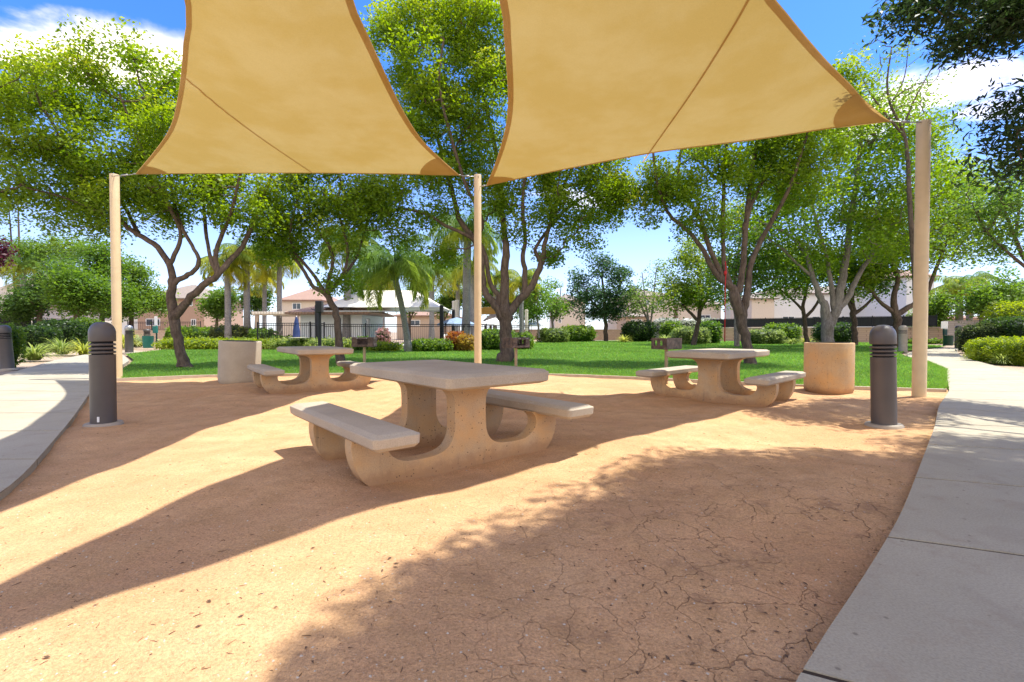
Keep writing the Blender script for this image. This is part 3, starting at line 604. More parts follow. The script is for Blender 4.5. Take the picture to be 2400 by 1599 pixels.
def sail(name, left, right, front, zl, zr, apex, label, seam, corners):
    # left/right: outline pixels from front corner to the picture top, then plan points to the rear corner
    n = 34; root = empty(name, (0, 0, 0), label, 'shade sail', 'tan triangular shade sails over the picnic pad')
    def edge(px, extra, z0, z1):
        k = len(px); P = []
        for i, (u, v) in enumerate(px):
            P.append(tuple(at(u, v, z0 + (z1 - z0) * (i / (k - 1)))))
        P += [tuple(e) for e in extra]; P.append(tuple(apex))
        c = np.array(catmull(P, 6)); d = np.r_[0, np.cumsum(np.linalg.norm(np.diff(c, axis=0), axis=1))]; t = np.linspace(0, d[-1], n)
        return np.stack([np.interp(t, d, c[:, i]) for i in range(3)], 1)
    Lc = edge(*left, *zl); Rc = edge(*right, *zr)
    m = 40; fz = np.linspace(Lc[0, 2], Rc[0, 2], len(front)); Fp = np.array([tuple(at(u, v, z)) for (u, v), z in zip(front, fz)])
    Fp[0] = Lc[0]; Fp[-1] = Rc[0]
    c = np.array(catmull([tuple(p) for p in Fp], 8)); d = np.r_[0, np.cumsum(np.linalg.norm(np.diff(c, axis=0), axis=1))]; t = np.linspace(0, d[-1], m); Fr = np.stack([np.interp(t, d, c[:, i]) for i in range(3)], 1)
    U = np.linspace(0, 1, m); Vv = np.linspace(0, 1, n)
    def pt(u, v):
        l = np.array([np.interp(v, Vv, Lc[:, k]) for k in range(3)]); r = np.array([np.interp(v, Vv, Rc[:, k]) for k in range(3)]); f = np.array([np.interp(u, U, Fr[:, k]) for k in range(3)])
        p = (1 - u) * l + u * r + (1 - v) ** 3 * (f - (1 - u) * Fr[0] - u * Fr[-1])
        p[2] -= 0.10 * math.sin(math.pi * u) * math.sin(math.pi * min(v * 1.15, 1)); return p
    G = np.array([[pt(u, v) for u in U] for v in Vv]); V = G.reshape(-1, 3)
    j, i = np.meshgrid(np.arange(n - 1), np.arange(m - 1), indexing='ij'); a = (j * m + i).ravel()
    o = mesh_obj('fabric', V, np.stack([a, a + 1, a + m + 1, a + m], 1), M['sail'], root, smooth=True)
    def band(P, Q, nm, w):   # hem strip lying just below the fabric from P towards Q
        P = np.array(P); Q = np.array(Q); D = Q - P; D /= np.linalg.norm(D, axis=1)[:, None] + 1e-9
        k = len(P); ww = np.minimum(w, 0.45 * np.linalg.norm(Q - P, axis=1))[:, None]
        A = P + [0, 0, -.006]; B = P + D * ww + [0, 0, -.006]; A2 = P - D * .004 + [0, 0, .006]
        V = np.concatenate([A, B, A2]); q = np.arange(k - 1)
        Fc = np.concatenate([np.stack([q, q + 1, k + q + 1, k + q], 1), np.stack([q, 2 * k + q, 2 * k + q + 1, q + 1], 1)])
        mesh_obj(nm, V, Fc, M['hem'], root)
    inner_l = np.array([pt(.35, v) for v in Vv]); inner_r = np.array([pt(.65, v) for v in Vv])
    band(G[:, 0], inner_l, 'hem', .08); band(G[:, -1], inner_r, 'hem', .08)
    band(G[0], np.array([pt(u, .3) for u in U]), 'hem', .06)
    for (p0, p1) in seam:
        w0 = np.array(at(*p0, 4.34)); w1 = np.array(at(*p1, 4.36)); far = w0 + (w1 - w0) * 1.0
        P = np.array([w0 + (far - w0) * t for t in np.linspace(0, 1, 30)])
        for q in range(len(P)):
            d2 = ((V[:, :2] - P[q, :2]) ** 2).sum(1); kk = np.argsort(d2)[:4]; ww = 1 / (d2[kk] + 1e-4); P[q, 2] = (V[kk, 2] * ww).sum() / ww.sum() - .012
        T = np.gradient(P, axis=0); S2 = np.cross(T, [0, 0, 1]); S2 /= np.linalg.norm(S2, axis=1)[:, None]; k = len(P); Vm = np.concatenate([P - S2 * .014, P + S2 * .014]); q = np.arange(k - 1)
        mesh_obj('seam', Vm, np.stack([q, q + 1, k + q + 1, k + q], 1), M['hem'], root)
    for cu, rr in corners:   # reinforcing patches in the front corners
        ps = [pt(cu, 0)]; K = 10
        ring = []
        for t in np.linspace(0, 1, K + 1):
            uu = rr[0] * (1 - t) ** .7; vv = rr[1] * t ** .7
            ring.append(pt(uu if cu == 0 else 1 - uu, vv))
        V = np.array([ps[0]] + ring) + [0, 0, -.010]
        mesh_obj('corner_patch', V, [[0, i, i + 1] for i in range(1, K + 1)], M['hem'], root)
    return root, Lc[0], Rc[0]
AL = [(318, 408), (374, 340), (403, 289), (421, 204), (430, 102), (433, 0)]
AR = [(1077, 411), (1038, 377), (990, 330), (949, 268), (912, 194), (878, 119), (844, 44), (827, 0)]
AF = [(318, 408), (500, 407), (700, 406), (900, 408), (1077, 411)]
BLf = [(1140, 435), (1160, 387), (1184, 306), (1191, 238), (1187, 153), (1179, 58), (1173, 0)]
BRt = [(2086, 284), (2042, 255), (1998, 204), (1940, 146), (1889, 88), (1845, 34), (1817, 0)]
BF = [(1140, 435), (1300, 402), (1500, 364), (1600, 349), (1790, 325), (1974, 297), (2086, 284)]
sA, a0, a1 = sail('shade_sail', (AL, [(-2.5, 3.2, 4.42), (-1.85, 1.4, 4.45)]), (AR, [(-1.38, 2.8, 4.42), (-1.35, 1.3, 4.45)]), AF, (4.38, 4.42), (4.38, 4.42), (-1.42, -.35, 4.52),
    'tan fabric shade sail at upper left, level front edge, corner tied to the left post', [((436, 192), (730, 405))], [(0, (.10, .06)), (1, (.12, .10))])
sB, b0, b1 = sail('shade_sail', (BLf, [(-.52, 3.2, 4.3), (-.62, 1.6, 4.36)]), (BRt, [(.62, 2.8, 4.36), (-.36, 1.5, 4.4)]), BF, (4.08, 4.25), (4.30, 4.33), (-1.02, -.35, 4.48),
    'tan fabric shade sail at upper right, slanting front edge, corner tied to the right post', [((1507, 354), (1790, -70))], [(0, (.10, .05)), (1, (.11, .13))])
def cable(a, b, par):
    a = Vector(a); b = Vector(b); mb = MB(); mb.tube([a, a.lerp(b, .5) - Vector((0, 0, .015)), b], .008, 6); o = mb.build('cable', M['steel'], par, smooth=True)
    tb = MB(); tb.tube([a.lerp(b, .35), a.lerp(b, .6)], .016, 8); tb.build('turnbuckle', M['steel'], par, smooth=True)
def ring(p, par):
    mb = MB(); a = [(p[0] + .035 * math.cos(t), p[1] + .035 * math.sin(t), p[2]) for t in np.linspace(0, 2 * math.pi, 13)]; mb.tube(a, .006, 6, False); mb.build('corner_ring', M['steel'], par, smooth=True)
for c_, p_ in ((a0, sA), (a1, sA), (b0, sB), (b1, sB)): ring(c_, p_)
cable(a0, PL - Vector((0, .06, .05)), sA); cable(a1, PM - Vector((.03, .06, .05)), sA); cable((-1.42, -.35, 4.52), PA - Vector((0, 0, .06)), sA)
cable(b0, PM - Vector((-.06, .05, .25)), sB); cable(b1, PR - Vector((.06, .05, .03)), sB); cable((-1.02, -.35, 4.48), PA - Vector((0, 0, .1)), sB)

# ------------------------------------------------------------------ pedestal grills
def make_grill(loc, rz, label):
    root = empty('park_grill', loc, label, 'barbecue grill', 'pedestal grills on the lawn edge', rz)
    MB().lathe([(.04, -.03), (.04, .60)], 14).build('post', M['grillpost'], root, auto=35)
    z0, z1, w, d, t = .62, .87, .56, .42, .012
    mb = MB(); mb.box((0, 0, z0), (w, d, .015)); mb.box((0, d / 2, (z0 + z1) / 2), (w, t, z1 - z0 - .014))
    for s in (-1, 1):
        mb.box((s * w / 2, 0, z0 + .045), (t, d - .014, .07)); mb.box((s * w / 2, 0, z1 - .03), (t, d - .014, .06)); mb.box((s * w / 2, -d / 2 + .05, (z0 + z1) / 2), (t * .9, .07, .14)); mb.box((s * w / 2, d / 2 - .06, (z0 + z1) / 2), (t * .9, .09, .14)); mb.box((s * w / 2, 0, (z0 + z1) / 2 + .01), (t * .9, .09, .13))
    mb.box((-w * .36, -d / 2 - .001, (z0 + z1) / 2), (.13, t, z1 - z0 - .016)); mb.box((w * .36, -d / 2 - .001, (z0 + z1) / 2), (.13, t, z1 - z0 - .016)); mb.box((0, -d / 2 - .001, z0 + .03), (w * .5, t, .05))
    mb.build('firebox', M['grill'], root, bevel=.003)
    gr = MB()
    for i in range(13): gr.bar((-w / 2 + .04 + i * .04, -d / 2 - .03, z1 - .03), (-w / 2 + .04 + i * .04, d / 2 - .02, z1 - .03), .011)
    gr.bar((-w / 2 + .01, -d / 2 - .03, z1 - .042), (w / 2 - .01, -d / 2 - .03, z1 - .042), .013); gr.build('grate', M['grill'], root)
    hd = MB()
    for s in (-1, 1): hd.tube([(s * .12, -d / 2 - .03, z1 - .03), (s * .12, -d / 2 - .11, z1 - .025)], .009, 6)
    hd.build('handle', M['steel'], root); return root
make_grill((-3.95, 12.75, .04), R(4), 'black sooty pedestal grill on lawn between left picnic table and near table')
make_grill((.1, 11.95, .04), R(38), 'rusty pedestal grill in front of the big central tree trunk')
make_grill((3.55, 10.95, .04), R(-145), 'rusty pedestal grill behind the left bench of the right picnic table')

# ------------------------------------------------------------------ trees
def leaf_quads(Cn, size, aspect, tints, droop=0.0, upb=0.5):
    """Cn: (n,3) centres -> folded leaf quads with a random attitude."""
    n = len(Cn)
    nrm = rng.normal(0, 1, (n, 3)); nrm[:, 2] = np.abs(nrm[:, 2]) + upb; nrm /= np.linalg.norm(nrm, axis=1)[:, None]
    d = rng.normal(0, 1, (n, 3)); d[:, 2] -= droop; d -= nrm * (d * nrm).sum(1)[:, None]; d /= np.linalg.norm(d, axis=1)[:, None] + 1e-9
    s = np.cross(nrm, d); L = (size * (0.5 + 1.0 * rng.random(n)))[:, None] if np.isscalar(size) else (size * (0.65 + .7 * rng.random(n)))[:, None]
    Wd = L * aspect
    V = np.empty((n, 4, 3)); V[:, 0] = Cn - d * L / 2; V[:, 1] = Cn + s * Wd / 2 + nrm * L * .06 - d * L * .08; V[:, 2] = Cn + d * L / 2; V[:, 3] = Cn - s * Wd / 2 + nrm * L * .06 - d * L * .08
    return V.reshape(-1, 3), np.arange(n * 4).reshape(n, 4), np.repeat(np.c_[tints, np.ones(n)], 4, axis=0)
def make_tree(name, label, limbs, lobes, nclus, nleaf, lsize, cols, bark='bark', group=None, sig=.33, aspect=.55, twig=.0055, droop=.3, crown_name='crown', cat='tree', young=None, flat=.8, minz=None, solid=False):
    """limbs: list of [(point3, radius)...]; lobes: list of (centre, (rx,ry,rz), weight)."""
    base = Vector(limbs[0][0][0]); root = empty(name, base, label, cat, group)
    if not solid: nclus = int(nclus * .41) + 12; lobes = [(c_, tuple(q_ * .88 for q_ in r_), w_) for c_, r_, w_ in lobes]; nleaf = int(nleaf * 1.75); sig *= .86
    nodes_ = []; par = []; fixr = []; Vs = []; Fs = []; off = 0
    for lb_ in limbs:
        P = np.array([tuple(p) for p, r in lb_]); r = np.array([r for p, r in lb_])
        if len(P) > 2:
            Q = np.array(catmull([tuple(p) + (q,) for p, q in zip(P, r)], 4))
        else:
            Q = np.array([tuple(P[0] * (1 - t) + P[1] * t) + (r[0] * (1 - t) + r[1] * t,) for t in np.linspace(0, 1, 5)])
        P = Q[:, :3].copy(); r = np.maximum(Q[:, 3], .004)
        P[1:-1] += rng.normal(0, 1, (len(P) - 2, 3)) * r[1:-1, None] * .10
        v, f = tube_np(P, r * .78, 10); Vs.append(v); Fs.append(f + off); off += len(v)
        for k in range(len(P)): nodes_.append(P[k]); 
    nstart = len(limbs[0]) * 2
    N0 = np.array(nodes_); 
    if name == 'bushy_tree':
        L2 = []
        for c_, r_, w_ in lobes:
            for _ in range(7):
                d_ = rng.normal(0, 1, 3); d_ /= np.linalg.norm(d_); k_ = .35 + .3 * rng.random(); L2.append((Vector(np.array(c_) + d_ * np.array(r_) * (1.08 - k_)), tuple(np.array(r_) * k_), w_ * k_))
        lobes = L2; nclus = int(nclus * .85)
    z_low = base.z + 1.2 if minz is None else minz
    cand = N0[N0[:, 2] > z_low]
    if len(cand) < 4: cand = N0
    # cluster centres
    w = np.array([l[2] for l in lobes], float); w /= w.sum(); idx = rng.choice(len(lobes), nclus, p=w)
    cc = np.array([tuple(l[0]) for l in lobes])[idx]; rr = np.array([l[1] for l in lobes])[idx]
    u = rng.normal(0, 1, (nclus, 3)); u /= np.linalg.norm(u, axis=1)[:, None]; rad = rng.random(nclus) ** (1 / 3) * .55 + .45
    wob = (1 + 0 * u[:, 0]) if solid else 1 + .16 * np.sin(u[:, 0] * 5 + idx * 2.1) * np.sin(u[:, 2] * 4 + idx) + rng.normal(0, .09, nclus)
    K = cc + u * rr * (rad * wob)[:, None]
    pos = list(cand); parent = [-1] * len(cand); isc = [False] * len(cand)
    arr = np.empty((len(cand) + nclus * 3, 3)); arr[:len(cand)] = cand; cnt = len(cand)
    d0 = np.array([np.min(np.linalg.norm(cand - k, axis=1)) for k in K]); order = np.argsort(d0)
    paths = []; desc = {}
    parent = np.full(len(arr), -1)
    for q in order:
        k = K[q]; dd = np.linalg.norm(arr[:cnt] - k, axis=1); dd += np.where(arr[:cnt, 2] > k[2] + .3, .5, 0); j = int(np.argmin(dd)); a = arr[j]
        L = np.linalg.norm(k - a)
        if L < .05: continue
        m1 = a * .66 + k * .34 + rng.normal(0, .06, 3) * L + [0, 0, -.04 * L]; m2 = a * .33 + k * .67 + rng.normal(0, .06, 3) * L
        i0 = cnt; arr[cnt] = m1; parent[cnt] = j; arr[cnt + 1] = m2; parent[cnt + 1] = cnt; arr[cnt + 2] = k; parent[cnt + 2] = cnt + 1; cnt += 3
        paths.append((j, i0))
    nd = np.zeros(len(arr)); 
    for i in range(cnt - 1, len(cand) - 1, -1):
        nd[i] += 1
        if parent[i] >= 0: nd[parent[i]] += nd[i]
    rad_ = twig * np.sqrt(np.maximum(nd, 1)) 
    for j, i0 in paths:
        rs = [min(rad_[i0] * 1.15, .12), rad_[i0], rad_[i0 + 1], rad_[i0 + 2] * .7]
        v, f = tube_np([arr[j], arr[i0], arr[i0 + 1], arr[i0 + 2]], rs, 5); Vs.append(v); Fs.append(f + off); off += len(v)
    V = np.concatenate(Vs) - np.array(base); mesh_obj('trunk', V, np.concatenate(Fs), M[bark], root, smooth=True)
    # leaves: around the cluster centres and along the last twig
    reps = rng.poisson(nleaf, nclus); ci = np.repeat(np.arange(nclus), reps); n = len(ci)
    sg = sig * (0.7 + .6 * rng.random(nclus))[ci][:, None] * np.array([1, 1, flat])
    g_ = rng.normal(0, 1, (n, 3)); g_ /= np.maximum(np.linalg.norm(g_, axis=1)[:, None] / 2.0, 1); P = K[ci] + g_ * sg
    c0 = np.array(cols[0]); c1 = np.array(cols[1]); tcl = np.clip(rng.normal(.5, .28, nclus), 0, 1)[ci]; tl = rng.random(n)
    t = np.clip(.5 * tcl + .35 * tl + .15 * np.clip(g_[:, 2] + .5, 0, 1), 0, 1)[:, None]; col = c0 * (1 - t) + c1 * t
    if young is not None:
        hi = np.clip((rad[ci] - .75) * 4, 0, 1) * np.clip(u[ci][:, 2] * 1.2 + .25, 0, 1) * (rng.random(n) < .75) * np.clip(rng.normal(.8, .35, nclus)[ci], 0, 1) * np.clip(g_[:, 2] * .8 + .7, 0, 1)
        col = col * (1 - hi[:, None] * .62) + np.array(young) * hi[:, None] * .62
    v, f, tn = leaf_quads(P, lsize, aspect, col, droop)
    mesh_obj(crown_name, v - np.array(base), f, M['leaf'], root, tint=tn)
    return root
def LB(Y, *pts):   # limb from pixels: (u, v, r_px, dY)
    out = []
    for p in pts:
        u, v, r = p[:3]; dy = p[3] if len(p) > 3 else 0
        out.append((atY(u, v, Y + dy), r / F * (Y + dy)))
    return out
def LO(Y, u, v, ru, rv, rd, wgt=1.0, dy=0):   # lobe from pixels
    Yc = Y + dy; return (atY(u, v, Yc), (ru / F * Yc, rd, rv / F * Yc), wgt)
GREEN = ((0.075, 0.15, 0.014), (0.225, 0.325, 0.03)); YOUNG = (0.44, 0.43, 0.06)
LT = 'lawn trees with forked trunks around the picnic pad'
Y = 13.4
make_tree('shade_tree', 'wide forked shade tree at left, its trunk just left of the leaning bin', [
    LB(Y, (432, 868, 24), (425, 835, 15), (415, 780, 14), (405, 740, 15), (402, 700, 13), (404, 660, 11), (396, 620, 9), (370, 580, 8), (325, 550, 7), (290, 525, 6), (260, 480, 5), (180, 400, 4, -.6), (130, 300, 3, -1)),
    LB(Y, (404, 748, 14), (440, 705, 11), (475, 670, 10), (510, 645, 9), (545, 605, 8, .3), (575, 565, 7, .5), (605, 490, 5, .6), (640, 400, 4, .8)),
    LB(Y, (510, 645, 9), (505, 600, 7), (520, 550, 6), (545, 490, 5, -.5), (560, 420, 4, -.8), (590, 300, 3, -1)),
    LB(Y, (508, 635, 8), (490, 590, 5), (480, 520, 5, .5), (470, 430, 4, .8), (440, 330, 3, 1)),
    LB(Y, (404, 670, 9), (420, 655, 8), (450, 640, 7), (466, 612, 6), (455, 585, 5), (430, 540, 5), (415, 500, 4), (400, 430, 4, .5), (380, 320, 3, .9), (350, 220, 2.5, 1)),
    LB(Y, (398, 620, 7), (420, 570, 6), (422, 540, 5), (400, 490, 5, -.4), (370, 430, 4, -.6), (320, 320, 3, -.9), (280, 220, 2.5, -1.2)),
    LB(Y, (325, 550, 6), (300, 500, 5, .4), (260, 420, 4, .8), (220, 330, 3, 1.1), (180, 230, 2.5, 1.4)),
    LB(Y, (290, 525, 5), (220, 490, 4, -.5), (140, 460, 3, -1), (60, 440, 2.5, -1.4))],
    [LO(Y, 230, 300, 175, 150, 2.4, 2.6), LO(Y, 350, 200, 130, 75, 2.0, 1.1), LO(Y, 110, 410, 110, 80, 1.8, 1.1, -.6), LO(Y, 400, 420, 150, 80, 2.0, 1.2), LO(Y, 560, 470, 100, 75, 1.8, .8), LO(Y, 120, 220, 70, 65, 1.2, .5), LO(Y, 300, 490, 120, 45, 1.6, .5), LO(Y, 160, 500, 110, 45, 1.4, .5), LO(Y, 480, 330, 120, 100, 2.0, 1.0)],
    700, 150, .095, GREEN, young=YOUNG, group=LT, sig=.30)
Y = 15.2
make_tree('shade_tree', 'slender leaning tree between left picnic table and the middle post, crown over the pool building', [
    LB(Y, (797, 858, 15), (794, 800, 11), (790, 750, 10), (775, 705, 9), (757, 682, 9), (735, 672, 6), (715, 640, 5), (690, 605, 4.5), (668, 570, 4), (655, 500, 3, .5), (640, 440, 3, .8)),
    LB(Y, (757, 682, 7), (738, 650, 5), (712, 615, 4.5), (690, 590, 4), (680, 540, 3, -.4), (700, 460, 2.5, -.6)),
    LB(Y, (765, 684, 7), (772, 650, 6), (780, 610, 5), (768, 570, 5), (745, 540, 4), (755, 500, 4), (760, 440, 3)),
    LB(Y, (770, 686, 7), (800, 650, 5), (815, 600, 4), (805, 540, 4), (790, 480, 3), (800, 430, 3)),
    LB(Y, (785, 665, 5), (830, 615, 4, .4), (850, 560, 3, .8), (870, 480, 3, 1.2))],
    [LO(Y, 690, 470, 90, 70, 1.6, 1.2), LO(Y, 650, 560, 55, 50, 1.2, .5), LO(Y, 800, 450, 110, 60, 1.8, 1.2), LO(Y, 780, 570, 80, 45, 1.2, .45), LO(Y, 800, 660, 45, 22, .6, .22), LO(Y, 870, 490, 80, 60, 1.4, .7), LO(Y, 730, 370, 110, 60, 1.6, .8)],
    330, 135, .095, GREEN, young=YOUNG, group=LT, sig=.30)
Y = 16.2
make_tree('shade_tree', 'big tall central shade tree with four rising limbs behind the middle post', [
    LB(Y, (1186, 852, 30), (1187, 820, 22), (1186, 780, 19), (1184, 735, 20), (1182, 700, 15), (1182, 650, 13), (1186, 600, 12), (1184, 560, 10), (1176, 480, 8, .6), (1170, 400, 7, .9), (1150, 300, 6, 1), (1120, 180, 5, .6), (1090, 80, 3, .3)),
    LB(Y, (1180, 745, 17), (1160, 715, 12), (1140, 690, 11), (1130, 650, 9), (1128, 600, 9), (1110, 560, 9, .3), (1080, 520, 8, .5), (1065, 470, 7, .5), (1040, 380, 6, .6), (1010, 260, 5, .8), (980, 140, 3, 1)),
    LB(Y, (1172, 715, 12), (1165, 690, 8), (1148, 660, 7), (1135, 590, 6), (1115, 565, 6), (1080, 545, 5), (1045, 530, 5), (1005, 505, 4, -.4), (950, 490, 3.5, -.6), (900, 500, 3, -.8)),
    LB(Y, (1192, 735, 15), (1215, 705, 12), (1240, 680, 11), (1256, 650, 10), (1270, 610, 9), (1278, 570, 7), (1290, 520, 6), (1320, 440, 5, .4), (1370, 330, 4, .6), (1400, 240, 3, .8)),
    LB(Y, (1228, 690, 9), (1230, 640, 8), (1225, 600, 7), (1232, 560, 6), (1225, 500, 6, -.5), (1230, 420, 5, -.8), (1250, 300, 4, -1), (1230, 160, 3, -1.2)),
    LB(Y, (1270, 615, 7), (1255, 590, 6), (1262, 570, 5), (1300, 520, 5, .6), (1340, 480, 4, 1), (1400, 450, 3, 1.2)),
    LB(Y, (1110, 560, 7), (1130, 520, 6, -.4), (1090, 430, 5, -.9), (1060, 330, 5, -1.3), (1030, 200, 4, -1.6), (1040, 90, 3, -1.5))],
    [LO(Y, 1040, 150, 150, 130, 2.4, 2.2), LO(Y, 1150, 90, 120, 70, 2.0, 1.0), LO(Y, 1010, 330, 150, 110, 2.4, 2.0), LO(Y, 1180, 300, 150, 140, 2.4, 1.8), LO(Y, 1340, 380, 130, 90, 2.2, 1.4), LO(Y, 1410, 470, 75, 60, 1.6, .8), LO(Y, 950, 470, 110, 60, 1.8, .8), LO(Y, 910, 90, 60, 60, 1.4, .5), LO(Y, 1000, 20, 90, 50, 1.5, .7), LO(Y, 940, 575, 42, 28, .7, .18), LO(Y, 1040, 600, 30, 16, .6, .12), LO(Y, 1330, 545, 75, 45, 1.1, .4), LO(Y, 1230, 480, 110, 50, 1.6, .5), LO(Y, 1350, 180, 150, 120, 2.0, 1.0), LO(Y, 1290, 600, 26, 20, .6, .12), LO(Y, 1130, 470, 60, 45, 1.2, .3), LO(Y, 1200, 560, 40, 30, .8, .12)],
    1250, 150, .098, GREEN, young=YOUNG, group=LT, sig=.32)
Y = 15.0
make_tree('shade_tree', 'forked shade tree beside the right picnic table with a red rope in it', [
    LB(Y, (1758, 862, 22), (1755, 830, 15), (1745, 785, 14), (1735, 740, 16), (1722, 700, 16), (1716, 675, 12), (1690, 655, 9), (1665, 620, 8), (1650, 590, 7), (1625, 555, 6), (1600, 530, 6), (1570, 505, 5), (1550, 460, 4, -.4), (1535, 400, 4, -.6), (1530, 330, 3, -.8)),
    LB(Y, (1700, 665, 9), (1680, 620, 7), (1655, 560, 7), (1640, 510, 6), (1610, 470, 5, .5), (1590, 420, 4, .6), (1600, 340, 4, .8), (1640, 240, 3, .8)),
    LB(Y, (1712, 672, 9), (1698, 630, 7), (1696, 580, 6), (1694, 520, 6), (1696, 440, 5), (1700, 360, 5), (1720, 240, 4)),
    LB(Y, (1725, 690, 12), (1735, 670, 10), (1742, 620, 9), (1745, 560, 8), (1752, 490, 7), (1762, 400, 6, .3), (1780, 300, 5, .6), (1790, 200, 4, .8)),
    LB(Y, (1738, 760, 10), (1746, 715, 11), (1752, 680, 10), (1760, 620, 8), (1785, 560, 7), (1820, 500, 6, -.4), (1855, 430, 5, -.8), (1880, 350, 4, -1), (1910, 260, 3, -1.2)),
    LB(Y, (1744, 540, 7), (1760, 480, 6), (1800, 400, 5, .4), (1820, 320, 4, .7), (1840, 230, 3, .9)),
    LB(Y, (1700, 430, 4), (1670, 410, 4), (1640, 380, 3), (1600, 350, 3))],
    [LO(Y, 1610, 400, 120, 90, 2.0, .9), LO(Y, 1760, 350, 150, 110, 2.2, 1.4), LO(Y, 1880, 330, 120, 90, 2.0, 1.4), LO(Y, 1650, 530, 60, 45, 1.2, .3), LO(Y, 1700, 250, 170, 90, 2.0, 1.2), LO(Y, 1560, 440, 55, 40, 1.0, .3), LO(Y, 1520, 500, 40, 25, .7, .12), LO(Y, 1880, 440, 70, 60, 1.3, .5), LO(Y, 1620, 470, 60, 50, 1.2, .25), LO(Y, 1940, 230, 80, 60, 1.5, .7)],
    560, 135, .095, GREEN, young=YOUNG, group=LT, sig=.30)
rp = empty('hanging_rope', atY(1700, 640, 14.6), 'thin red rope hanging from the right forked tree behind the picnic table', 'rope')
q = rp.location; MB().tube([(0, 0, .35), (0.02, 0, .1), (0, 0, -.4), (0, 0, -2.1)], .016, 6).build('line', M['red'], rp, smooth=True)
MB().lathe([(.015, -.08), (.045, -.03), (.045, .04), (.015, .07)], 10).build('knot', M['red'], rp, smooth=True)
# the grey-trunked group on the right
Y = 27.0; G2 = ((0.065, 0.145, 0.014), (0.22, 0.34, 0.032))
make_tree('shade_tree', 'large grey-barked tree behind the round bin, trunk splitting into pale limbs', [
    LB(Y, (1944, 821, 20), (1942, 800, 17), (1940, 760, 17), (1932, 720, 12), (1920, 690, 9), (1905, 650, 7), (1890, 600, 6), (1860, 560, 5, .5), (1820, 535, 4, 1), (1780, 520, 3, 1.2)),
    LB(Y, (1945, 760, 14), (1960, 720, 13), (1972, 670, 12), (1980, 620, 10), (1988, 560, 9), (1996, 500, 8), (2010, 400, 6), (2020, 300, 4)),
    LB(Y, (1960, 730, 10), (1985, 700, 9), (2010, 650, 7), (2040, 600, 6, .5), (2080, 540, 5, 1), (2140, 480, 4, 1.4)),
    LB(Y, (1955, 740, 8), (1950, 680, 7), (1940, 620, 6), (1925, 560, 5), (1900, 470, 4), (1880, 400, 3)),
    LB(Y, (1905, 650, 5), (1870, 620, 4), (1830, 580, 3.5), (1800, 560, 3), (1760, 530, 2.5))],
    [LO(Y, 1960, 400, 170, 130, 4.0, 2.5), LO(Y, 2090, 420, 140, 130, 3.6, 2.0), LO(Y, 1830, 520, 110, 80, 3.0, 1.2), LO(Y, 2010, 280, 120, 80, 3, 1.2), LO(Y, 1980, 560, 120, 60, 2.6, .9), LO(Y, 2130, 560, 90, 70, 2.6, .9), LO(Y, 2150, 320, 70, 60, 2.2, .6), LO(Y, 1900, 600, 60, 30, 2.0, .3)],
    900, 60, .17, G2, young=(.33, .33, .06), group=LT, bark='greybark', sig=.62, twig=.008)
Y = 31.0
make_tree('shade_tree', 'dark-trunked tree between bollard and tall right post, low spreading crown', [
    LB(Y, (2102, 812, 13), (2102, 780, 11), (2100, 740, 11), (2095, 700, 8), (2105, 650, 6), (2090, 600, 5), (2080, 540, 4)),
    LB(Y, (2104, 735, 9), (2140, 715, 7), (2170, 690, 6), (2190, 640, 5), (2210, 590, 4), (2230, 540, 3)),
    LB(Y, (2098, 735, 7), (2060, 705, 5), (2040, 680, 4), (2010, 660, 3))],
    [LO(Y, 2140, 520, 110, 90, 3.5, 2), LO(Y, 2250, 560, 70, 60, 2.5, .9), LO(Y, 2070, 610, 90, 50, 2.5, 1), LO(Y, 2200, 450, 80, 70, 2.5, .9), LO(Y, 2040, 670, 50, 25, 1.5, .3), LO(Y, 2280, 480, 60, 50, 2.2, .6)],
    520, 56, .19, GREEN, young=YOUNG, group=LT, sig=.66, twig=.009)
Y = 33.0
make_tree('shade_tree', 'short dark tree with bare lower limbs right behind the grey-barked tree', [
    LB(Y, (2003, 808, 9), (2002, 770, 8), (2000, 735, 8), (1998, 700, 6), (2000, 640, 4), (1990, 580, 3)),
    LB(Y, (2002, 735, 6), (2030, 715, 4), (2055, 690, 3)), LB(Y, (2000, 735, 5), (1985, 700, 4), (1975, 660, 3))],
    [LO(Y, 2010, 610, 90, 60, 3, 1.5), LO(Y, 1980, 660, 60, 30, 2, .5), LO(Y, 2050, 650, 50, 35, 2, .5)],
    200, 54, .19, ((.035, .085, .012), (.10, .19, .025)), group=LT, sig=.6, twig=.009)
make_tree('shade_tree', 'small round-crowned tree with thin dark trunk left of the grey-barked tree', [
    LB(Y, (1893, 808, 7), (1888, 775, 6), (1885, 745, 6), (1882, 720, 5), (1890, 680, 4), (1900, 630, 3)),
    LB(Y, (1886, 745, 5), (1910, 720, 4), (1925, 690, 3)), LB(Y, (1883, 730, 4), (1855, 700, 3), (1830, 680, 2.5))],
    [LO(Y, 1850, 640, 75, 60, 2.6, 1.5), LO(Y, 1800, 620, 50, 50, 2, .6), LO(Y, 1910, 620, 60, 50, 2, .7)],
    230, 54, .18, G2, young=YOUNG, group=LT, sig=.6, twig=.009)
Y = 30.0
make_tree('shade_tree', 'tree with pale straight trunk half hidden behind the red rope tree', [
    LB(Y, (1727, 812, 8), (1726, 770, 7), (1724, 720, 6), (1722, 660, 5), (1730, 600, 4), (1740, 500, 3))],
    [LO(Y, 1740, 560, 90, 90, 3, 1.5), LO(Y, 1800, 640, 60, 50, 2.4, .8), LO(Y, 1700, 660, 50, 40, 2, .5), LO(Y, 1800, 480, 80, 60, 2.4, 1)],
    300, 54, .18, ((.04, .10, .014), (.14, .24, .03)), young=YOUNG, group=LT, bark='greybark', sig=.6, twig=.009)
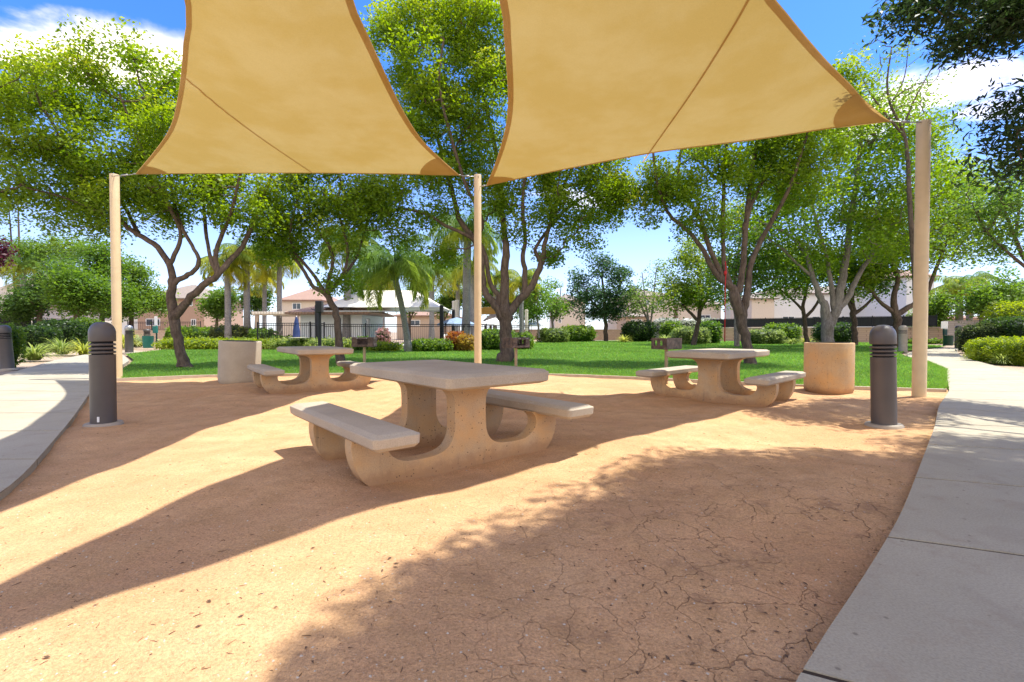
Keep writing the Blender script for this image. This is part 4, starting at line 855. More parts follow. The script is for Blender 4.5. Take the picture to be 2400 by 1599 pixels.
Y = 36.0
make_tree('shade_tree', 'bright yellow-green bushy tree with dark trunk, left of the red rope', [
    LB(Y, (1625, 810, 8), (1632, 780, 7), (1638, 745, 6), (1642, 700, 5), (1640, 650, 3), (1635, 610, 2)),
    LB(Y, (1634, 750, 5), (1615, 730, 4), (1600, 715, 3)), LB(Y, (1638, 735, 5), (1655, 700, 4), (1665, 660, 3))],
    [LO(Y, 1620, 650, 60, 70, 2.4, 2), LO(Y, 1610, 590, 30, 30, 1.4, .5), LO(Y, 1655, 690, 50, 40, 2, .9), LO(Y, 1585, 700, 45, 40, 2, .8), LO(Y, 1680, 640, 35, 40, 1.6, .5)],
    330, 54, .18, ((.09, .16, .018), (.22, .30, .04)), young=(.36, .36, .06), group=LT, sig=.5, twig=.008)
Y = 52.0
make_tree('bushy_tree', 'dark blue-green bushy tree at the back of the lawn, right of the sky gap', [
    LB(Y, (1420, 800, 7), (1420, 770, 6), (1418, 740, 5), (1415, 690, 4), (1410, 640, 2.5)), LB(Y, (1418, 745, 4), (1395, 715, 3), (1370, 690, 2)), LB(Y, (1418, 745, 4), (1440, 710, 3), (1455, 660, 2))],
    [LO(Y, 1405, 690, 65, 60, 3.5, 2.2), LO(Y, 1395, 630, 40, 35, 2.4, .8), LO(Y, 1445, 640, 32, 35, 2.2, .8), LO(Y, 1355, 700, 32, 35, 2, .7), LO(Y, 1350, 655, 22, 20, 1.5, .25), LO(Y, 1460, 690, 25, 45, 2, .6), LO(Y, 1400, 735, 70, 22, 2.5, .6)],
    330, 60, .25, ((.022, .062, .024), (.075, .14, .05)), group='background trees beyond the lawn', sig=.62, twig=.012)
Y = 50.0
make_tree('sparse_tree', 'thin airy tree with pale upright stems right of the dark bushy tree', [
    LB(Y, (1526, 806, 5), (1525, 780, 4), (1520, 755, 3.5), (1500, 710, 2.5), (1480, 670, 1.5)), LB(Y, (1524, 765, 3), (1530, 720, 2.5), (1535, 660, 1.5), (1540, 625, 1)), LB(Y, (1522, 765, 3), (1512, 700, 2), (1505, 640, 1.2))],
    [LO(Y, 1520, 690, 40, 60, 2.4, 1), LO(Y, 1490, 690, 28, 40, 1.8, .6), LO(Y, 1550, 640, 20, 25, 1.5, .3), LO(Y, 1500, 720, 35, 22, 1.8, .5)],
    100, 26, .24, ((.06, .12, .02), (.16, .24, .05)), group='background trees beyond the lawn', bark='greybark', sig=.55, twig=.011)
make_tree('sparse_tree', 'small airy tree with pale trunk left of the dark bushy tree', [
    LB(Y, (1297, 790, 4), (1295, 760, 3.5), (1290, 720, 2.5), (1280, 680, 1.5)), LB(Y, (1295, 755, 2.5), (1310, 715, 2), (1315, 670, 1))],
    [LO(Y, 1290, 690, 32, 35, 2, 1), LO(Y, 1305, 725, 32, 20, 1.8, .7)],
    80, 30, .24, ((.06, .13, .02), (.15, .25, .04)), group='background trees beyond the lawn', bark='greybark', sig=.5, twig=.011)
make_tree('sparse_tree', 'thin young tree near the tan sign post right of the central trunk', [
    LB(44, (1263, 792, 4), (1262, 765, 3), (1258, 730, 2.5), (1262, 690, 1.5))],
    [LO(44, 1262, 700, 32, 36, 2, 1), LO(44, 1240, 735, 25, 20, 1.5, .5)],
    110, 34, .22, ((.06, .14, .02), (.16, .26, .04)), group='background trees beyond the lawn', bark='greybark', sig=.5, twig=.011)
# left background trees
Y = 34.0; LG = 'bushy trees behind the left path'; PG = ((.045, .11, .016), (.14, .235, .03))
for (lab, base, lobes, nc, cols) in [
    ('dense green bushy tree left of the tan post, above the clipped hedge', (182, 795), [(185, 660, 65, 60, 2), (150, 700, 50, 40, 1), (220, 690, 45, 45, 1), (200, 720, 60, 25, .6)], 420, PG),
    ('dark green low-branched tree near the left edge, over the black fence', (96, 772), [(95, 690, 70, 45, 1.5), (60, 720, 50, 28, .8), (140, 640, 60, 50, 1)], 330, ((.03, .075, .016), (.09, .16, .03))),
    ('green bushy tree directly behind the tan left post', (243, 790), [(250, 640, 60, 70, 2), (300, 690, 55, 55, 1.3), (270, 720, 50, 28, .8), (225, 590, 45, 40, .8)], 460, PG),
    ('green bushy tree filling the gap left of the pink house', (310, 770), [(325, 680, 45, 55, 1.5), (360, 710, 35, 40, 1), (300, 630, 40, 40, .8)], 300, ((.06, .13, .018), (.16, .25, .035))),
    ('tall airy light green tree at far left with pale crooked branches', (40, 800), [(90, 590, 100, 40, 1.2), (30, 600, 60, 50, 1), (170, 580, 70, 30, .7), (20, 470, 60, 90, 1)], 380, ((.06, .13, .02), (.17, .26, .04)))]:
    bb = atY(base[0], base[1], Y); bb.z = 0; top = min(l[1] for l in lobes)
    make_tree('bushy_tree', lab, [[(bb, .28), (atY(base[0] - 3, 745, Y), .22), (atY(base[0] + 5, (745 + top) / 2, Y), .13), (atY(base[0] + 2, top, Y), .05)]] + [
        [(atY(base[0] - 2, 740, Y), .14), (atY((base[0] + l[0]) / 2, (740 + l[1]) / 2 + 8, Y + .4), .10), (atY(l[0], l[1], Y), .05)] for l in lobes[1:]],
        [LO(Y, *l[:4], min(l[2], 60) / F * Y * .9, l[4]) for l in lobes], nc, 50, .20, cols, group=LG, sig=.55, twig=.009); Y += 2.3
Y = 48.0
for (lab, bx, lobes, nc, cols) in [
    ('dark green rounded tree between the leftmost poolside palms', 600, [(600, 708, 26, 26, 1), (618, 690, 20, 20, .6)], 130, ((.03, .08, .016), (.10, .18, .03))),
    ('bright green bushy tree below the two yellow-fringed palms', 508, [(508, 722, 30, 26, 1), (530, 700, 24, 24, .6)], 150, PG),
    ('green leafy tree behind the left half of the cream canopy', 880, [(880, 690, 40, 36, 1), (850, 670, 26, 24, .6)], 170, ((.07, .14, .018), (.19, .27, .035))),
    ('green leafy tree behind the right half of the cream canopy', 960, [(960, 695, 40, 40, 1), (990, 680, 28, 26, .6)], 190, PG),
    ('medium green tree just left of the middle post behind the pool', 1040, [(1040, 705, 40, 32, 1), (1070, 690, 26, 30, .6)], 170, ((.05, .11, .018), (.15, .23, .035))),
    ('olive green tree behind the fork of the central tree', 1150, [(1150, 700, 40, 34, 1), (1190, 710, 30, 28, .6)], 170, PG),
    ('grey-green tree right of the slim dark grey pole', 1238, [(1238, 712, 26, 26, 1)], 80, ((.05, .10, .03), (.15, .21, .06)))]:
    bb = atY(bx, 800, Y); bb.z = 0; top = min(l[1] for l in lobes)
    make_tree('bushy_tree', lab, [[(bb, .22), (atY(bx, 755, Y), .18), (atY(bx + 3, top, Y), .05)]] + [[(atY(bx, 755, Y), .1), (atY(l[0], l[1], Y), .05)] for l in lobes[1:]],
        [LO(Y, *l[:4], l[2] / F * Y * .8, l[4]) for l in lobes], nc, 52, .24, cols, group='background trees behind the pool', sig=.6, twig=.01); Y += 1.1
# far right trees
Y = 40.0
for (lab, bx, lobes, nc, cols) in [
    ('round green tree behind the pale block wall at far right', 2300, [(2300, 700, 60, 45, 1.5), (2350, 690, 50, 50, 1)], 260, PG),
    ('grey-green tree at the right edge behind the dark shrubs', 2385, [(2385, 710, 50, 45, 1.5), (2340, 735, 40, 25, .6)], 220, ((.05, .09, .03), (.15, .20, .07))),
    ('bright green shrubby tree just right of the tall right post', 2205, [(2205, 720, 38, 45, 1.5), (2190, 755, 40, 25, .8)], 220, ((.07, .15, .02), (.18, .28, .04)))]:
    bb = atY(bx, 800, Y); bb.z = 0; top = min(l[1] for l in lobes)
    make_tree('bushy_tree', lab, [[(bb, .25), (atY(bx, 760, Y), .2), (atY(bx + 3, top, Y), .05)]] + [[(atY(bx, 760, Y), .1), (atY(l[0], l[1], Y), .05)] for l in lobes[1:]],
        [LO(Y, *l[:4], l[2] / F * Y * .8, l[4]) for l in lobes], nc, 48, .22, cols, group='trees behind the right path', sig=.6, twig=.009); Y += 3
Y = 21.0
make_tree('sparse_tree', 'open-crowned light green tree at the right edge with thin purple-brown limbs', [
    [(Vector((24.5, 21, 0)), .2), (Vector((24.2, 21, 2)), .16)] + LB(Y, (2420, 640, 6), (2380, 560, 5), (2350, 480, 4), (2330, 400, 3)),
    LB(Y, (2420, 640, 5), (2360, 590, 4), (2310, 540, 3), (2280, 480, 2)), LB(Y, (2380, 560, 4), (2390, 470, 3), (2400, 400, 2))],
    [LO(Y, 2330, 460, 70, 65, 2.2, 1.5), LO(Y, 2390, 430, 60, 60, 2, 1), LO(Y, 2350, 560, 60, 40, 1.8, .6), LO(Y, 2280, 520, 40, 40, 1.4, .4), LO(Y, 2400, 600, 40, 50, 1.5, .3)],
    230, 44, .13, ((.05, .12, .02), (.15, .25, .04)), group='trees behind the right path', sig=.42, twig=.007)
Y = 24.0
make_tree('sparse_tree', 'wispy tall tree top with few leaves rising above the right sail corner', [
    [(Vector((20.6, 24, 0)), .2), (Vector((20.2, 24, 4)), .15)] + LB(Y, (2130, 420, 6), (2120, 320, 4), (2080, 220, 3), (2090, 110, 2)),
    LB(Y, (2120, 320, 4), (2040, 220, 2), (2000, 130, 1.4)), LB(Y, (2115, 300, 3), (2150, 220, 2), (2190, 150, 1.4)), LB(Y, (2090, 240, 2), (2120, 180, 1.4), (2130, 90, 1))],
    [LO(Y, 2070, 170, 110, 90, 2.4, 1.5), LO(Y, 2130, 240, 80, 50, 2, .8), LO(Y, 1990, 200, 40, 50, 1.4, .3)],
    110, 15, .13, ((.07, .14, .02), (.18, .26, .05)), group='trees behind the right path', sig=.36, twig=.006, droop=.1)
# overhanging dark tree beside the camera (casts the big foreground shade)
def V3(*a): return Vector(a)
make_tree('overhanging_tree', 'dark fine-leaved tree leaning in at the top right corner over the path', [
    [(V3(7.9, .6, 0), .24), (V3(7.7, .7, 1.6), .2), (V3(7.2, 1.0, 3.2), .17), (V3(6.4, 1.3, 4.6), .13), (V3(5.4, 1.5, 5.8), .09), (V3(4.4, 1.6, 6.8), .05)],
    [(V3(7.2, 1.0, 3.2), .12), (V3(7.4, 2.6, 4.2), .09), (V3(7.3, 4.4, 4.9), .06), (V3(7.2, 6.2, 5.0), .03)],
    [(V3(7.3, 4.4, 4.9), .05), (V3(6.3, 5.5, 5.3), .03), (V3(5.3, 6.0, 5.35), .014)],
    [(V3(6.4, 1.3, 4.6), .09), (V3(5.6, 2.8, 5.6), .06), (V3(4.9, 4.0, 6.1), .03)], [(V3(6.4, 1.3, 4.6), .09), (V3(5.6, 0, 5.6), .06), (V3(4.6, -1.0, 6.3), .03)]],
    [(V3(4.5, 1.35, 6.4), (2.45, 2.4, .7), 5.4), (V3(3.25, 1.35, 6.3), (1.45, 1.6, .55), 2.3), (V3(4.5, 3.0, 6.4), (1.6, 1.35, .55), 1.6), (V3(6.6, 2.8, 6.2), (1.9, 2.0, 1.0), 1.5), (V3(7.2, 6.0, 5.3), (1.0, .95, .55), .2), (V3(7.7, 6.9, 6.1), (1.0, .8, .5), .15), (V3(7.35, 6.6, 3.8), (.7, .6, .55), .17), (V3(5.0, -1.4, 6.6), (2.6, 2.0, 1.0), 1.6), (V3(6.1, 6.3, 5.3), (.95, .8, .42), .22), (V3(4.4, 6.3, 5.15), (.9, .4, .12), .016)],
    1300, 260, .10, ((.014, .034, .010), (.045, .08, .022)), group=None, sig=.22, aspect=.3, twig=.004, droop=.5, flat=.7, minz=2.5, solid=True)

# ------------------------------------------------------------------ palms
def make_palm(u, Yd, vbase, vcrown, r, label, yellow=0.3, fl=2.4, lean=0.0, nf=20):
    b = atY(u, vbase, Yd); b.z = 0; c = atY(u + lean, vcrown, Yd); root = empty('queen_palm', b, label, 'palm tree', 'queen palms around the pool')
    h = c.z; dx = c.x - b.x
    P = [(dx * t ** 1.5, 0, h * t) for t in np.linspace(0, 1, 10)]
    rad = [r * (1.25 - .35 * min(t * 3, 1)) * (1 if t < .9 else .85) for t in np.linspace(0, 1, 10)]
    MB().tube(P, rad, 12).build('trunk', M['palmbark'], root, smooth=True)
    MB().tube([(dx, 0, h - .15), (dx, 0, h + .2), (dx, 0, h + .9)], [r * 1.15, r * 1.3, r * .5], 10).build('crownshaft', M['dkp'], root, smooth=True)
    Vs = []; Fs = []; T = []; off = 0
    for i in range(nf):
        az = i * 2.399 + rng.random() * .4; el = R(78 - 105 * (i / nf) + rng.normal(0, 6)); L = fl * (0.85 + .3 * rng.random())
        t = np.linspace(0, 1, 22); bend = 2.5 * t ** 1.4
        ang = el - bend * .9; ds = L / 21; x = np.r_[0, np.cumsum(np.cos(ang[:-1]) * ds)]; z = np.r_[0, np.cumsum(np.sin(ang[:-1]) * ds)]
        dirh = np.array([math.cos(az), math.sin(az), 0]); side = np.array([-math.sin(az), math.cos(az), 0])
        Rr = np.array([dx, 0, h + .55]) + x[:, None] * dirh + np.outer(z, [0, 0, 1])
        v, f = tube_np(Rr, np.linspace(.03, .008, 22), 4); Vs.append(v); Fs.append(f + off); off += len(v)
        yl = np.clip(yellow + (i / nf - .4) * .9 + rng.normal(0, .1), 0, 1)
        base = np.array([.12, .21, .045]) * (1 - yl) + np.array([.44, .42, .05]) * yl
        T.append(np.tile(np.r_[base * 1.1, 1], (len(v), 1)))
        ts = np.repeat(np.linspace(.12, 1, 34), 4); n = len(ts); k = ts * 21; ip = np.stack([np.interp(k, np.arange(22), Rr[:, q]) for q in range(3)], 1)
        sg = np.tile([1, -1, 1, -1], n // 4); ll = .85 * np.sin(np.pi * (ts * .85 + .1)) ** .6 * (fl / 2.4) * (.8 + .4 * rng.random(n))
        dv = side * sg[:, None] * (.75 + .3 * rng.random((n, 1))) + dirh * .35 + np.array([0, 0, -1]) * (.35 + .7 * rng.random((n, 1))); dv /= np.linalg.norm(dv, axis=1)[:, None]
        w = dirh * .016
        V = np.empty((n, 4, 3)); mid = ip + dv * ll[:, None] * .5 + [0, 0, .02]; V[:, 0] = ip - w; V[:, 1] = ip + w; V[:, 2] = mid + w * 1.3; V[:, 3] = mid - w * 1.3
        Vb = np.empty((n, 4, 3)); tip = mid + (dv * .6 + np.array([0, 0, -.75])) * ll[:, None] * .5; Vb[:, 0] = mid - w * 1.3; Vb[:, 1] = mid + w * 1.3; Vb[:, 2] = tip + w * .2; Vb[:, 3] = tip - w * .2
        for q in (V, Vb):
            Vs.append(q.reshape(-1, 3)); Fs.append(np.arange(n * 4).reshape(n, 4) + off); off += n * 4
            T.append(np.repeat(np.c_[base * (.75 + .5 * rng.random((n, 1))), np.ones(n)], 4, axis=0))
    mesh_obj('fronds', np.concatenate(Vs), np.concatenate(Fs), M['leaf'], root, tint=np.concatenate(T)); return root
M['dkp'] = plain('palm_shaft', (0.14, 0.17, 0.07), 0.7)
PALMS = [(535, 34, 800, 640, .22, 'palm with yellow hanging fronds, leftmost of the poolside palms', .4, 2.2, -2, 20), (580, 35, 800, 615, .24, 'palm with bright yellow crown second from left by the pool fence', .45, 2.4, -3, 22),
    (655, 36, 800, 618, .2, 'palm with slim grey trunk above the closed navy umbrella', .25, 2.2, 0, 20), (620, 42, 795, 665, .2, 'short yellow-fringed palm between two taller palms left of the pergola', .5, 2.0, 0, 16),
    (812, 31, 808, 588, .26, 'palm with grey-green feathery crown beside the white pool building', .15, 2.6, 6, 22), (957, 24, 816, 650, .17, 'near palm with drooping dry fronds in front of the cream canopy', .1, 2.7, -32, 24),
    (1012, 42, 800, 650, .24, 'pale green palm behind the cream canopy end', .1, 2.6, 0, 20), (1092, 30, 802, 560, .27, 'tallest palm with thick grey trunk just left of the middle post', .1, 2.9, 4, 24),
    (1108, 38, 800, 640, .26, 'palm with grey-brown trunk directly behind the middle post', .25, 2.4, 0, 20), (1073, 46, 796, 665, .22, 'low green palm peeping left of the thick palm trunk', .3, 2.4, 0, 16), (897, 46, 796, 672, .24, 'golden palm behind the left half of the cream canopy', .5, 2.3, 0, 16),
    (1223, 44, 796, 675, .22, 'yellow-green palm seen between the limbs of the central tree', .55, 2.4, 0, 18), (1160, 50, 796, 665, .22, 'green palm behind the central tree fork', .3, 2.4, 0, 16), (2248, 46, 792, 690, .34, 'brown-trunked palm behind the pale block wall', .5, 2.8, 0, 16), (2272, 48, 792, 680, .3, 'second palm right of the brown-trunked one behind the wall', .3, 2.8, 0, 16),
    (55, 42, 790, 640, .22, 'palm at far left beside the cream house with drooping fronds', .2, 2.6, 0, 16)]
for p in PALMS: make_palm(*p)

# ------------------------------------------------------------------ shrubs and clumps
def hedge(u0, u1, v0, v1, Yd, depth, label, cols, name='shrub', lsz=None, rough=1.0, core=True, cat='shrub', grp=None, zb=None, power=3.2, n=None):
    a = atY(u0, v0, Yd); b = atY(u1, v1, Yd); z0 = 0 if zb is None else zb; z1 = a.z; a = atY(u0, v0, Yd + depth / 2); b = atY(u1, v1, Yd + depth / 2); cx = (a.x + b.x) / 2; rx = abs(b.x - a.x) / 2; rz = (z1 - z0) / 2; ry = depth / 2; cz = (z0 + z1) / 2
    lsz = lsz or max(.05, Yd * .0045)
    area = 4 * (rx * ry + rx * rz * 2 + ry * rz * 2); n = n or int(min(14000, max(700, 2.6 * area / (lsz * lsz * .55))))
    d = rng.normal(0, 1, (n, 3)); d /= (np.abs(d) ** power).sum(1)[:, None] ** (1 / power)
    lump = 1 + rough * .07 * (np.sin(d[:, 0] * 5 + 1.3) * np.sin(d[:, 2] * 4 + 2) + np.sin(d[:, 0] * 11 + d[:, 1] * 7))
    P = d * [rx, ry, rz] * (lump * (1 - .10 * rng.random(n) ** 2))[:, None] + rng.normal(0, lsz * .35 * rough, (n, 3))
    c0, c1 = np.array(cols[0]), np.array(cols[1]); nz = .5 + .5 * np.sin(P[:, 0] * 3.1 / max(.4, rx) + 1) * np.sin(P[:, 2] * 4 / max(.4, rz)); t = np.clip(.55 * rng.random(n) + .45 * nz, 0, 1)[:, None]
    v, f, tn = leaf_quads(P, lsz, .6, c0 * (1 - t) + c1 * t, 0.0, .3)
    root_loc = (cx, Yd + ry, z0); v = v + [0, 0, cz - z0]; Vs = [v]; Fs = [f]; T = [tn]
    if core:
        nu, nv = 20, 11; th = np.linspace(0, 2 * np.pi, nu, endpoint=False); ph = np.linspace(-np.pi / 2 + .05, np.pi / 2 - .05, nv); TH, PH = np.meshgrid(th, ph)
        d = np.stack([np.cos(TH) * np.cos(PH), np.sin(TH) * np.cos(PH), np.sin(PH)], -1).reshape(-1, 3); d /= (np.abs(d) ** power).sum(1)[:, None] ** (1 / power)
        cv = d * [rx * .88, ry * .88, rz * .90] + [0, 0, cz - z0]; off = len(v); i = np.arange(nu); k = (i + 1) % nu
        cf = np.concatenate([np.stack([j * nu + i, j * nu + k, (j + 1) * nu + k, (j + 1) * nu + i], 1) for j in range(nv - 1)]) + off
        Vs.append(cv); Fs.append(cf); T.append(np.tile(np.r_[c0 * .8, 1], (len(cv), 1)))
    o = mesh_obj(name, np.concatenate(Vs), np.concatenate(Fs), M['leaf'], tint=np.concatenate(T), loc=root_loc)
    return tag(o, label, cat, grp)
def clump(u, v, Yd, hpx, label, cols, n=160, spread=.8, grp=None, name='grassy_clump', flowers=None):
    b = at(u, v) if Yd is None else Vector((atY(u, v, Yd).x, Yd, 0)); hh = hpx / F * b.y
    az = rng.random(n) * 2 * np.pi; L = hh * (1.0 + .5 * rng.random(n)); el = R(90) - rng.random(n) * R(70) * spread
    ts = np.linspace(0, 1, 5); Vs = []; w = hh * .028
    dh = np.stack([np.cos(az), np.sin(az), 0 * az], 1); sd_ = np.stack([-np.sin(az), np.cos(az), 0 * az], 1); bp = dh * (rng.random((n, 1)) * hh * .25)
    pos = bp.copy(); ang = el.copy(); rows = [pos.copy()]
    for k in range(4):
        pos = pos + (dh * np.cos(ang)[:, None] + np.array([0, 0, 1]) * np.sin(ang)[:, None]) * (L / 4)[:, None]; ang -= R(26) * (0.6 + .8 * rng.random(n)); pos[:, 2] = np.maximum(pos[:, 2], .03); rows.append(pos.copy())
    V = np.empty((n, 10, 3)); ws = [w, w * 1.1, w, w * .7, w * .1]
    for k in range(5): V[:, 2 * k] = rows[k] - sd_ * ws[k]; V[:, 2 * k + 1] = rows[k] + sd_ * ws[k]
    f = np.array([[2 * k, 2 * k + 1, 2 * k + 3, 2 * k + 2] for k in range(4)]); Fc = (f[None] + (np.arange(n) * 10)[:, None, None]).reshape(-1, 4)
    t = rng.random((n, 1)); c = np.array(cols[0]) * (1 - t) + np.array(cols[1]) * t
    o = mesh_obj(name, V.reshape(-1, 3), Fc, M['leaf'], tint=np.repeat(np.c_[c, np.ones(n)], 10, axis=0), loc=(b.x, b.y, 0))
    return tag(o, label, 'plant', grp)
HG = ((.05, .11, .014), (.17, .26, .035)); DK = ((.018, .045, .010), (.06, .11, .022)); BR = ((.12, .19, .015), (.30, .36, .04)); MG = ((.04, .10, .014), (.13, .22, .03))
SG = 'clipped shrubs and hedges around the lawn'
HEDGES = [  # u0,u1,vtop,Y,depth,label,cols
 (-60, 34, 760, 13.5, .9, 'tall clipped green hedge block at the left edge beside the path', HG), (60, 118, 766, 24, 1.6, 'dark low hedge left of the round clipped bush behind the agapanthus', DK),
 (105, 182, 752, 27, 1.8, 'wide dark clipped hedge below the bushy left tree', DK), (182, 225, 748, 29, 1.8, 'green hedge piece between the left tree trunk and the dome bollard', HG),
 (395, 500, 768, 36, 2.2, 'long low hedge in front of the pink house', HG), (498, 590, 765, 34, 2.2, 'rounded brownish-green bush around the leftmost palm', ((.06, .09, .03), (.18, .2, .05))), (590, 640, 772, 33, 1.8, 'small green bush left of the pool gate', MG),
 (965, 1060, 798, 24, 1.8, 'low rounded bright green mound shrub left of the orange bushes', HG), (1045, 1092, 781, 25, 1.2, 'red-orange leaved bush left of the middle post', ((.22, .06, .025), (.36, .20, .04))), (1072, 1112, 787, 24.5, 1.1, 'yellow-orange leaved bush touching the middle post', ((.22, .12, .03), (.36, .30, .05))),
 (1122, 1205, 774, 26, 1.8, 'square clipped green hedge right of the middle post', HG), (1196, 1248, 782, 27, 1.5, 'low rounded hedge right of the central trunk', HG), (1262, 1330, 772, 44, 2.2, 'trimmed hedge at back lawn below the small airy tree', ((.07, .12, .03), (.2, .26, .06))),
 (1315, 1392, 765, 48, 2.5, 'flat-topped wide green shrub left of the dark bushy tree trunk', HG), (1462, 1532, 755, 48, 2.5, 'tall dark square hedge right of the dark bushy tree', DK), (1552, 1596, 756, 47, 2.0, 'flat mushroom-shaped green topiary left of the yellow-green tree', HG), (1580, 1658, 769, 38, 2.2, 'pale green rounded hedge just left of the yellow-green tree trunk', ((.10, .15, .04), (.24, .3, .09))),
 (1640, 1685, 755, 41, 2.0, 'leafy green shrub with bare stems left of the red rope', MG), (1752, 1830, 775, 38, 2.0, 'pale clipped box hedge right of the red rope tree trunk', ((.10, .15, .04), (.24, .3, .09))), (1796, 1868, 761, 41, 2.2, 'taller clipped hedge behind the pale box hedge', HG), (1915, 1990, 758, 42, 2.2, 'dark hedge behind the grey-barked tree', DK), (2120, 2200, 797, 42, 1.6, 'low green hedge under the sign near the block wall', HG), (2250, 2266, 797, 37, .8, 'tiny round bush beside the distant bronze bollard', HG),
 (2278, 2345, 762, 22, 2.2, 'dark purple-green shrub by right path, its left end', ((.03, .05, .02), (.09, .12, .04))), (2330, 2460, 745, 21, 2.6, 'dark green rounded shrub mass at the right edge', DK), (640, 700, 790, 30, 1.5, 'small leafy bush behind the near left bench of the far table', MG), (830, 870, 792, 25.5, 1.2, 'low green bush behind the slender leaning tree', MG)]
for u0, u1, vt, Yd, dp, lab, cols in HEDGES: hedge(u0, u1, vt, vt, Yd, dp, lab, cols, grp=SG, rough=1.2)
hedge(1590, 1700, 748, 748, 56, 2, 'row of white-flowering oleander along the back wall', ((.10, .14, .05), (.62, .60, .56)), name='flowering_shrub', grp=SG)
hedge(1530, 1592, 748, 748, 56, 2, 'white-flowering bush left of the oleander row', ((.09, .13, .05), (.55, .53, .5)), name='flowering_shrub', grp=SG)
hedge(884, 912, 772, 772, 27, .9, 'pink-flowering rose bush by the pool fence', ((.08, .12, .03), (.62, .30, .32)), name='flowering_shrub', grp=SG)
hedge(2340, 2440, 712, 712, 27, 2.5, 'yellow-green sunlit shrub top above the dark shrubs at right edge', BR, grp=SG, rough=2)
make_tree('purple_tree', 'dark purple-leaved branch tip reaching in at the left edge', [[(Vector((-19.5, 16, 0)), .12), (Vector((-19.2, 16, 2.2)), .08), (Vector((-17.6, 16, 3.7)), .03)]], [(Vector((-17.7, 16, 3.75)), (.6, .6, .4), 1), (Vector((-18.8, 16, 4.0)), (1.1, .9, .8), 1)], 60, 60, .11, ((.03, .008, .012), (.10, .02, .03)), sig=.3)
hedge(380, 640, 797, 797, 27, 1.8, 'low yellow-green ground cover strip behind the left lawn', BR, name='ground_cover', grp=SG, rough=1.6, power=4)
hedge(640, 830, 797, 797, 26.2, 1.6, 'low leafy ground cover strip with pale flowers in front of pool fence', ((.09, .16, .02), (.34, .38, .12)), name='ground_cover', grp=SG, rough=1.8, power=4)
hedge(870, 935, 806, 806, 24.5, 1.2, 'short bright green ground cover in front of the pink roses', BR, name='ground_cover', grp=SG, rough=1.6, power=4)
hedge(2330, 2470, 796, 796, 14.5, 2.6, 'bright yellow-green ground cover mound at right edge beside path', BR, name='ground_cover', grp=SG, rough=1.4, zb=0)
hedge(2300, 2345, 806, 806, 17, 1.6, 'small bright green plant mound beside the right path edge', BR, name='ground_cover', grp=SG, rough=1.4)
CG = 'strappy leaved clumps in the planting beds'; CC = ((.10, .16, .03), (.34, .40, .12)); CY = ((.16, .2, .03), (.40, .42, .10))
for u, v, Yd, hp, lab, cols in [(80, 846, 17.5, 46, 'large arching agapanthus clump beside the left path', CC), (145, 826, 22, 42, 'agapanthus clump right of the largest one', CC), (198, 826, 21.5, 40, 'yellowish grassy clump left of the near dome bollard', CY), (285, 800, 30, 45, 'yellow-green clump behind the tan left post', CY), (322, 795, 33, 34, 'grey-green clump right of the silver-collared bollard', ((.12, .16, .07), (.28, .32, .16))),
    (700, 800, 27, 30, 'leafy clump below the closed navy umbrella', CC), (1000, 800, 27, 26, 'green clump behind the low mound shrub', CC), (1235, 800, 40, 20, 'yellowish clump at back of lawn right of the central tree', CY), (1462, 800, 46, 20, 'bright clump left of the dark square hedge', CY), (1560, 800, 44, 24, 'pale spiky clump behind the right grill', CC), (1600, 800, 44, 20, 'pale spiky clump beside the pale rounded hedge', CC), (1855, 803, 38, 20, 'pale strappy clump right of the box hedge', CC), (1890, 803, 39, 22, 'bright strappy clump at foot of the small round-crowned tree', CY),
    (2290, 838, 17.5, 26, 'strappy plant clump at the edge of the right path', CC), (2350, 845, 15.5, 26, 'second strappy clump closer along the right path', CC), (1330, 795, 50, 18, 'yellow clump at far back lawn edge below flat shrub', CY)]:
    clump(u, v, Yd, hp, lab, cols, grp=CG)

# ------------------------------------------------------------------ walls, fences, buildings
def wall(u0, u1, Y0, Y1, h, mat, label, cap=True, name='block_wall', z0=0.0):
    a = atY(u0, 778, Y0); b = atY(u1, 778, Y1); a.z = b.z = 0; root = empty(name, a, label, 'wall'); d = b - a
    MB().bar(Vector((0, 0, h / 2 + z0)), d + Vector((0, 0, h / 2 + z0)), .2, h).build('wall', mat, root)
    if cap: MB().bar(Vector((0, 0, h + z0 + .03)), d + Vector((0, 0, h + z0 + .03)), .27, .06).build('coping', M['cap'], root)
    return root
wall(1560, 2225, 58, 44, 1.45, M['wall'], 'long shaded tan block wall at the back of the lawn')
wall(2212, 2312, 43.6, 41, 2.0, M['wall2'], 'sunlit pale block wall at far right beyond the path')
wall(1180, 1560, 60, 60, 1.3, M['wall'], 'tan block wall behind the central tree and dark bushy tree')
wall(300, 640, 52, 50, 1.2, M['wall2'], 'low pinkish block wall in front of the pink house')
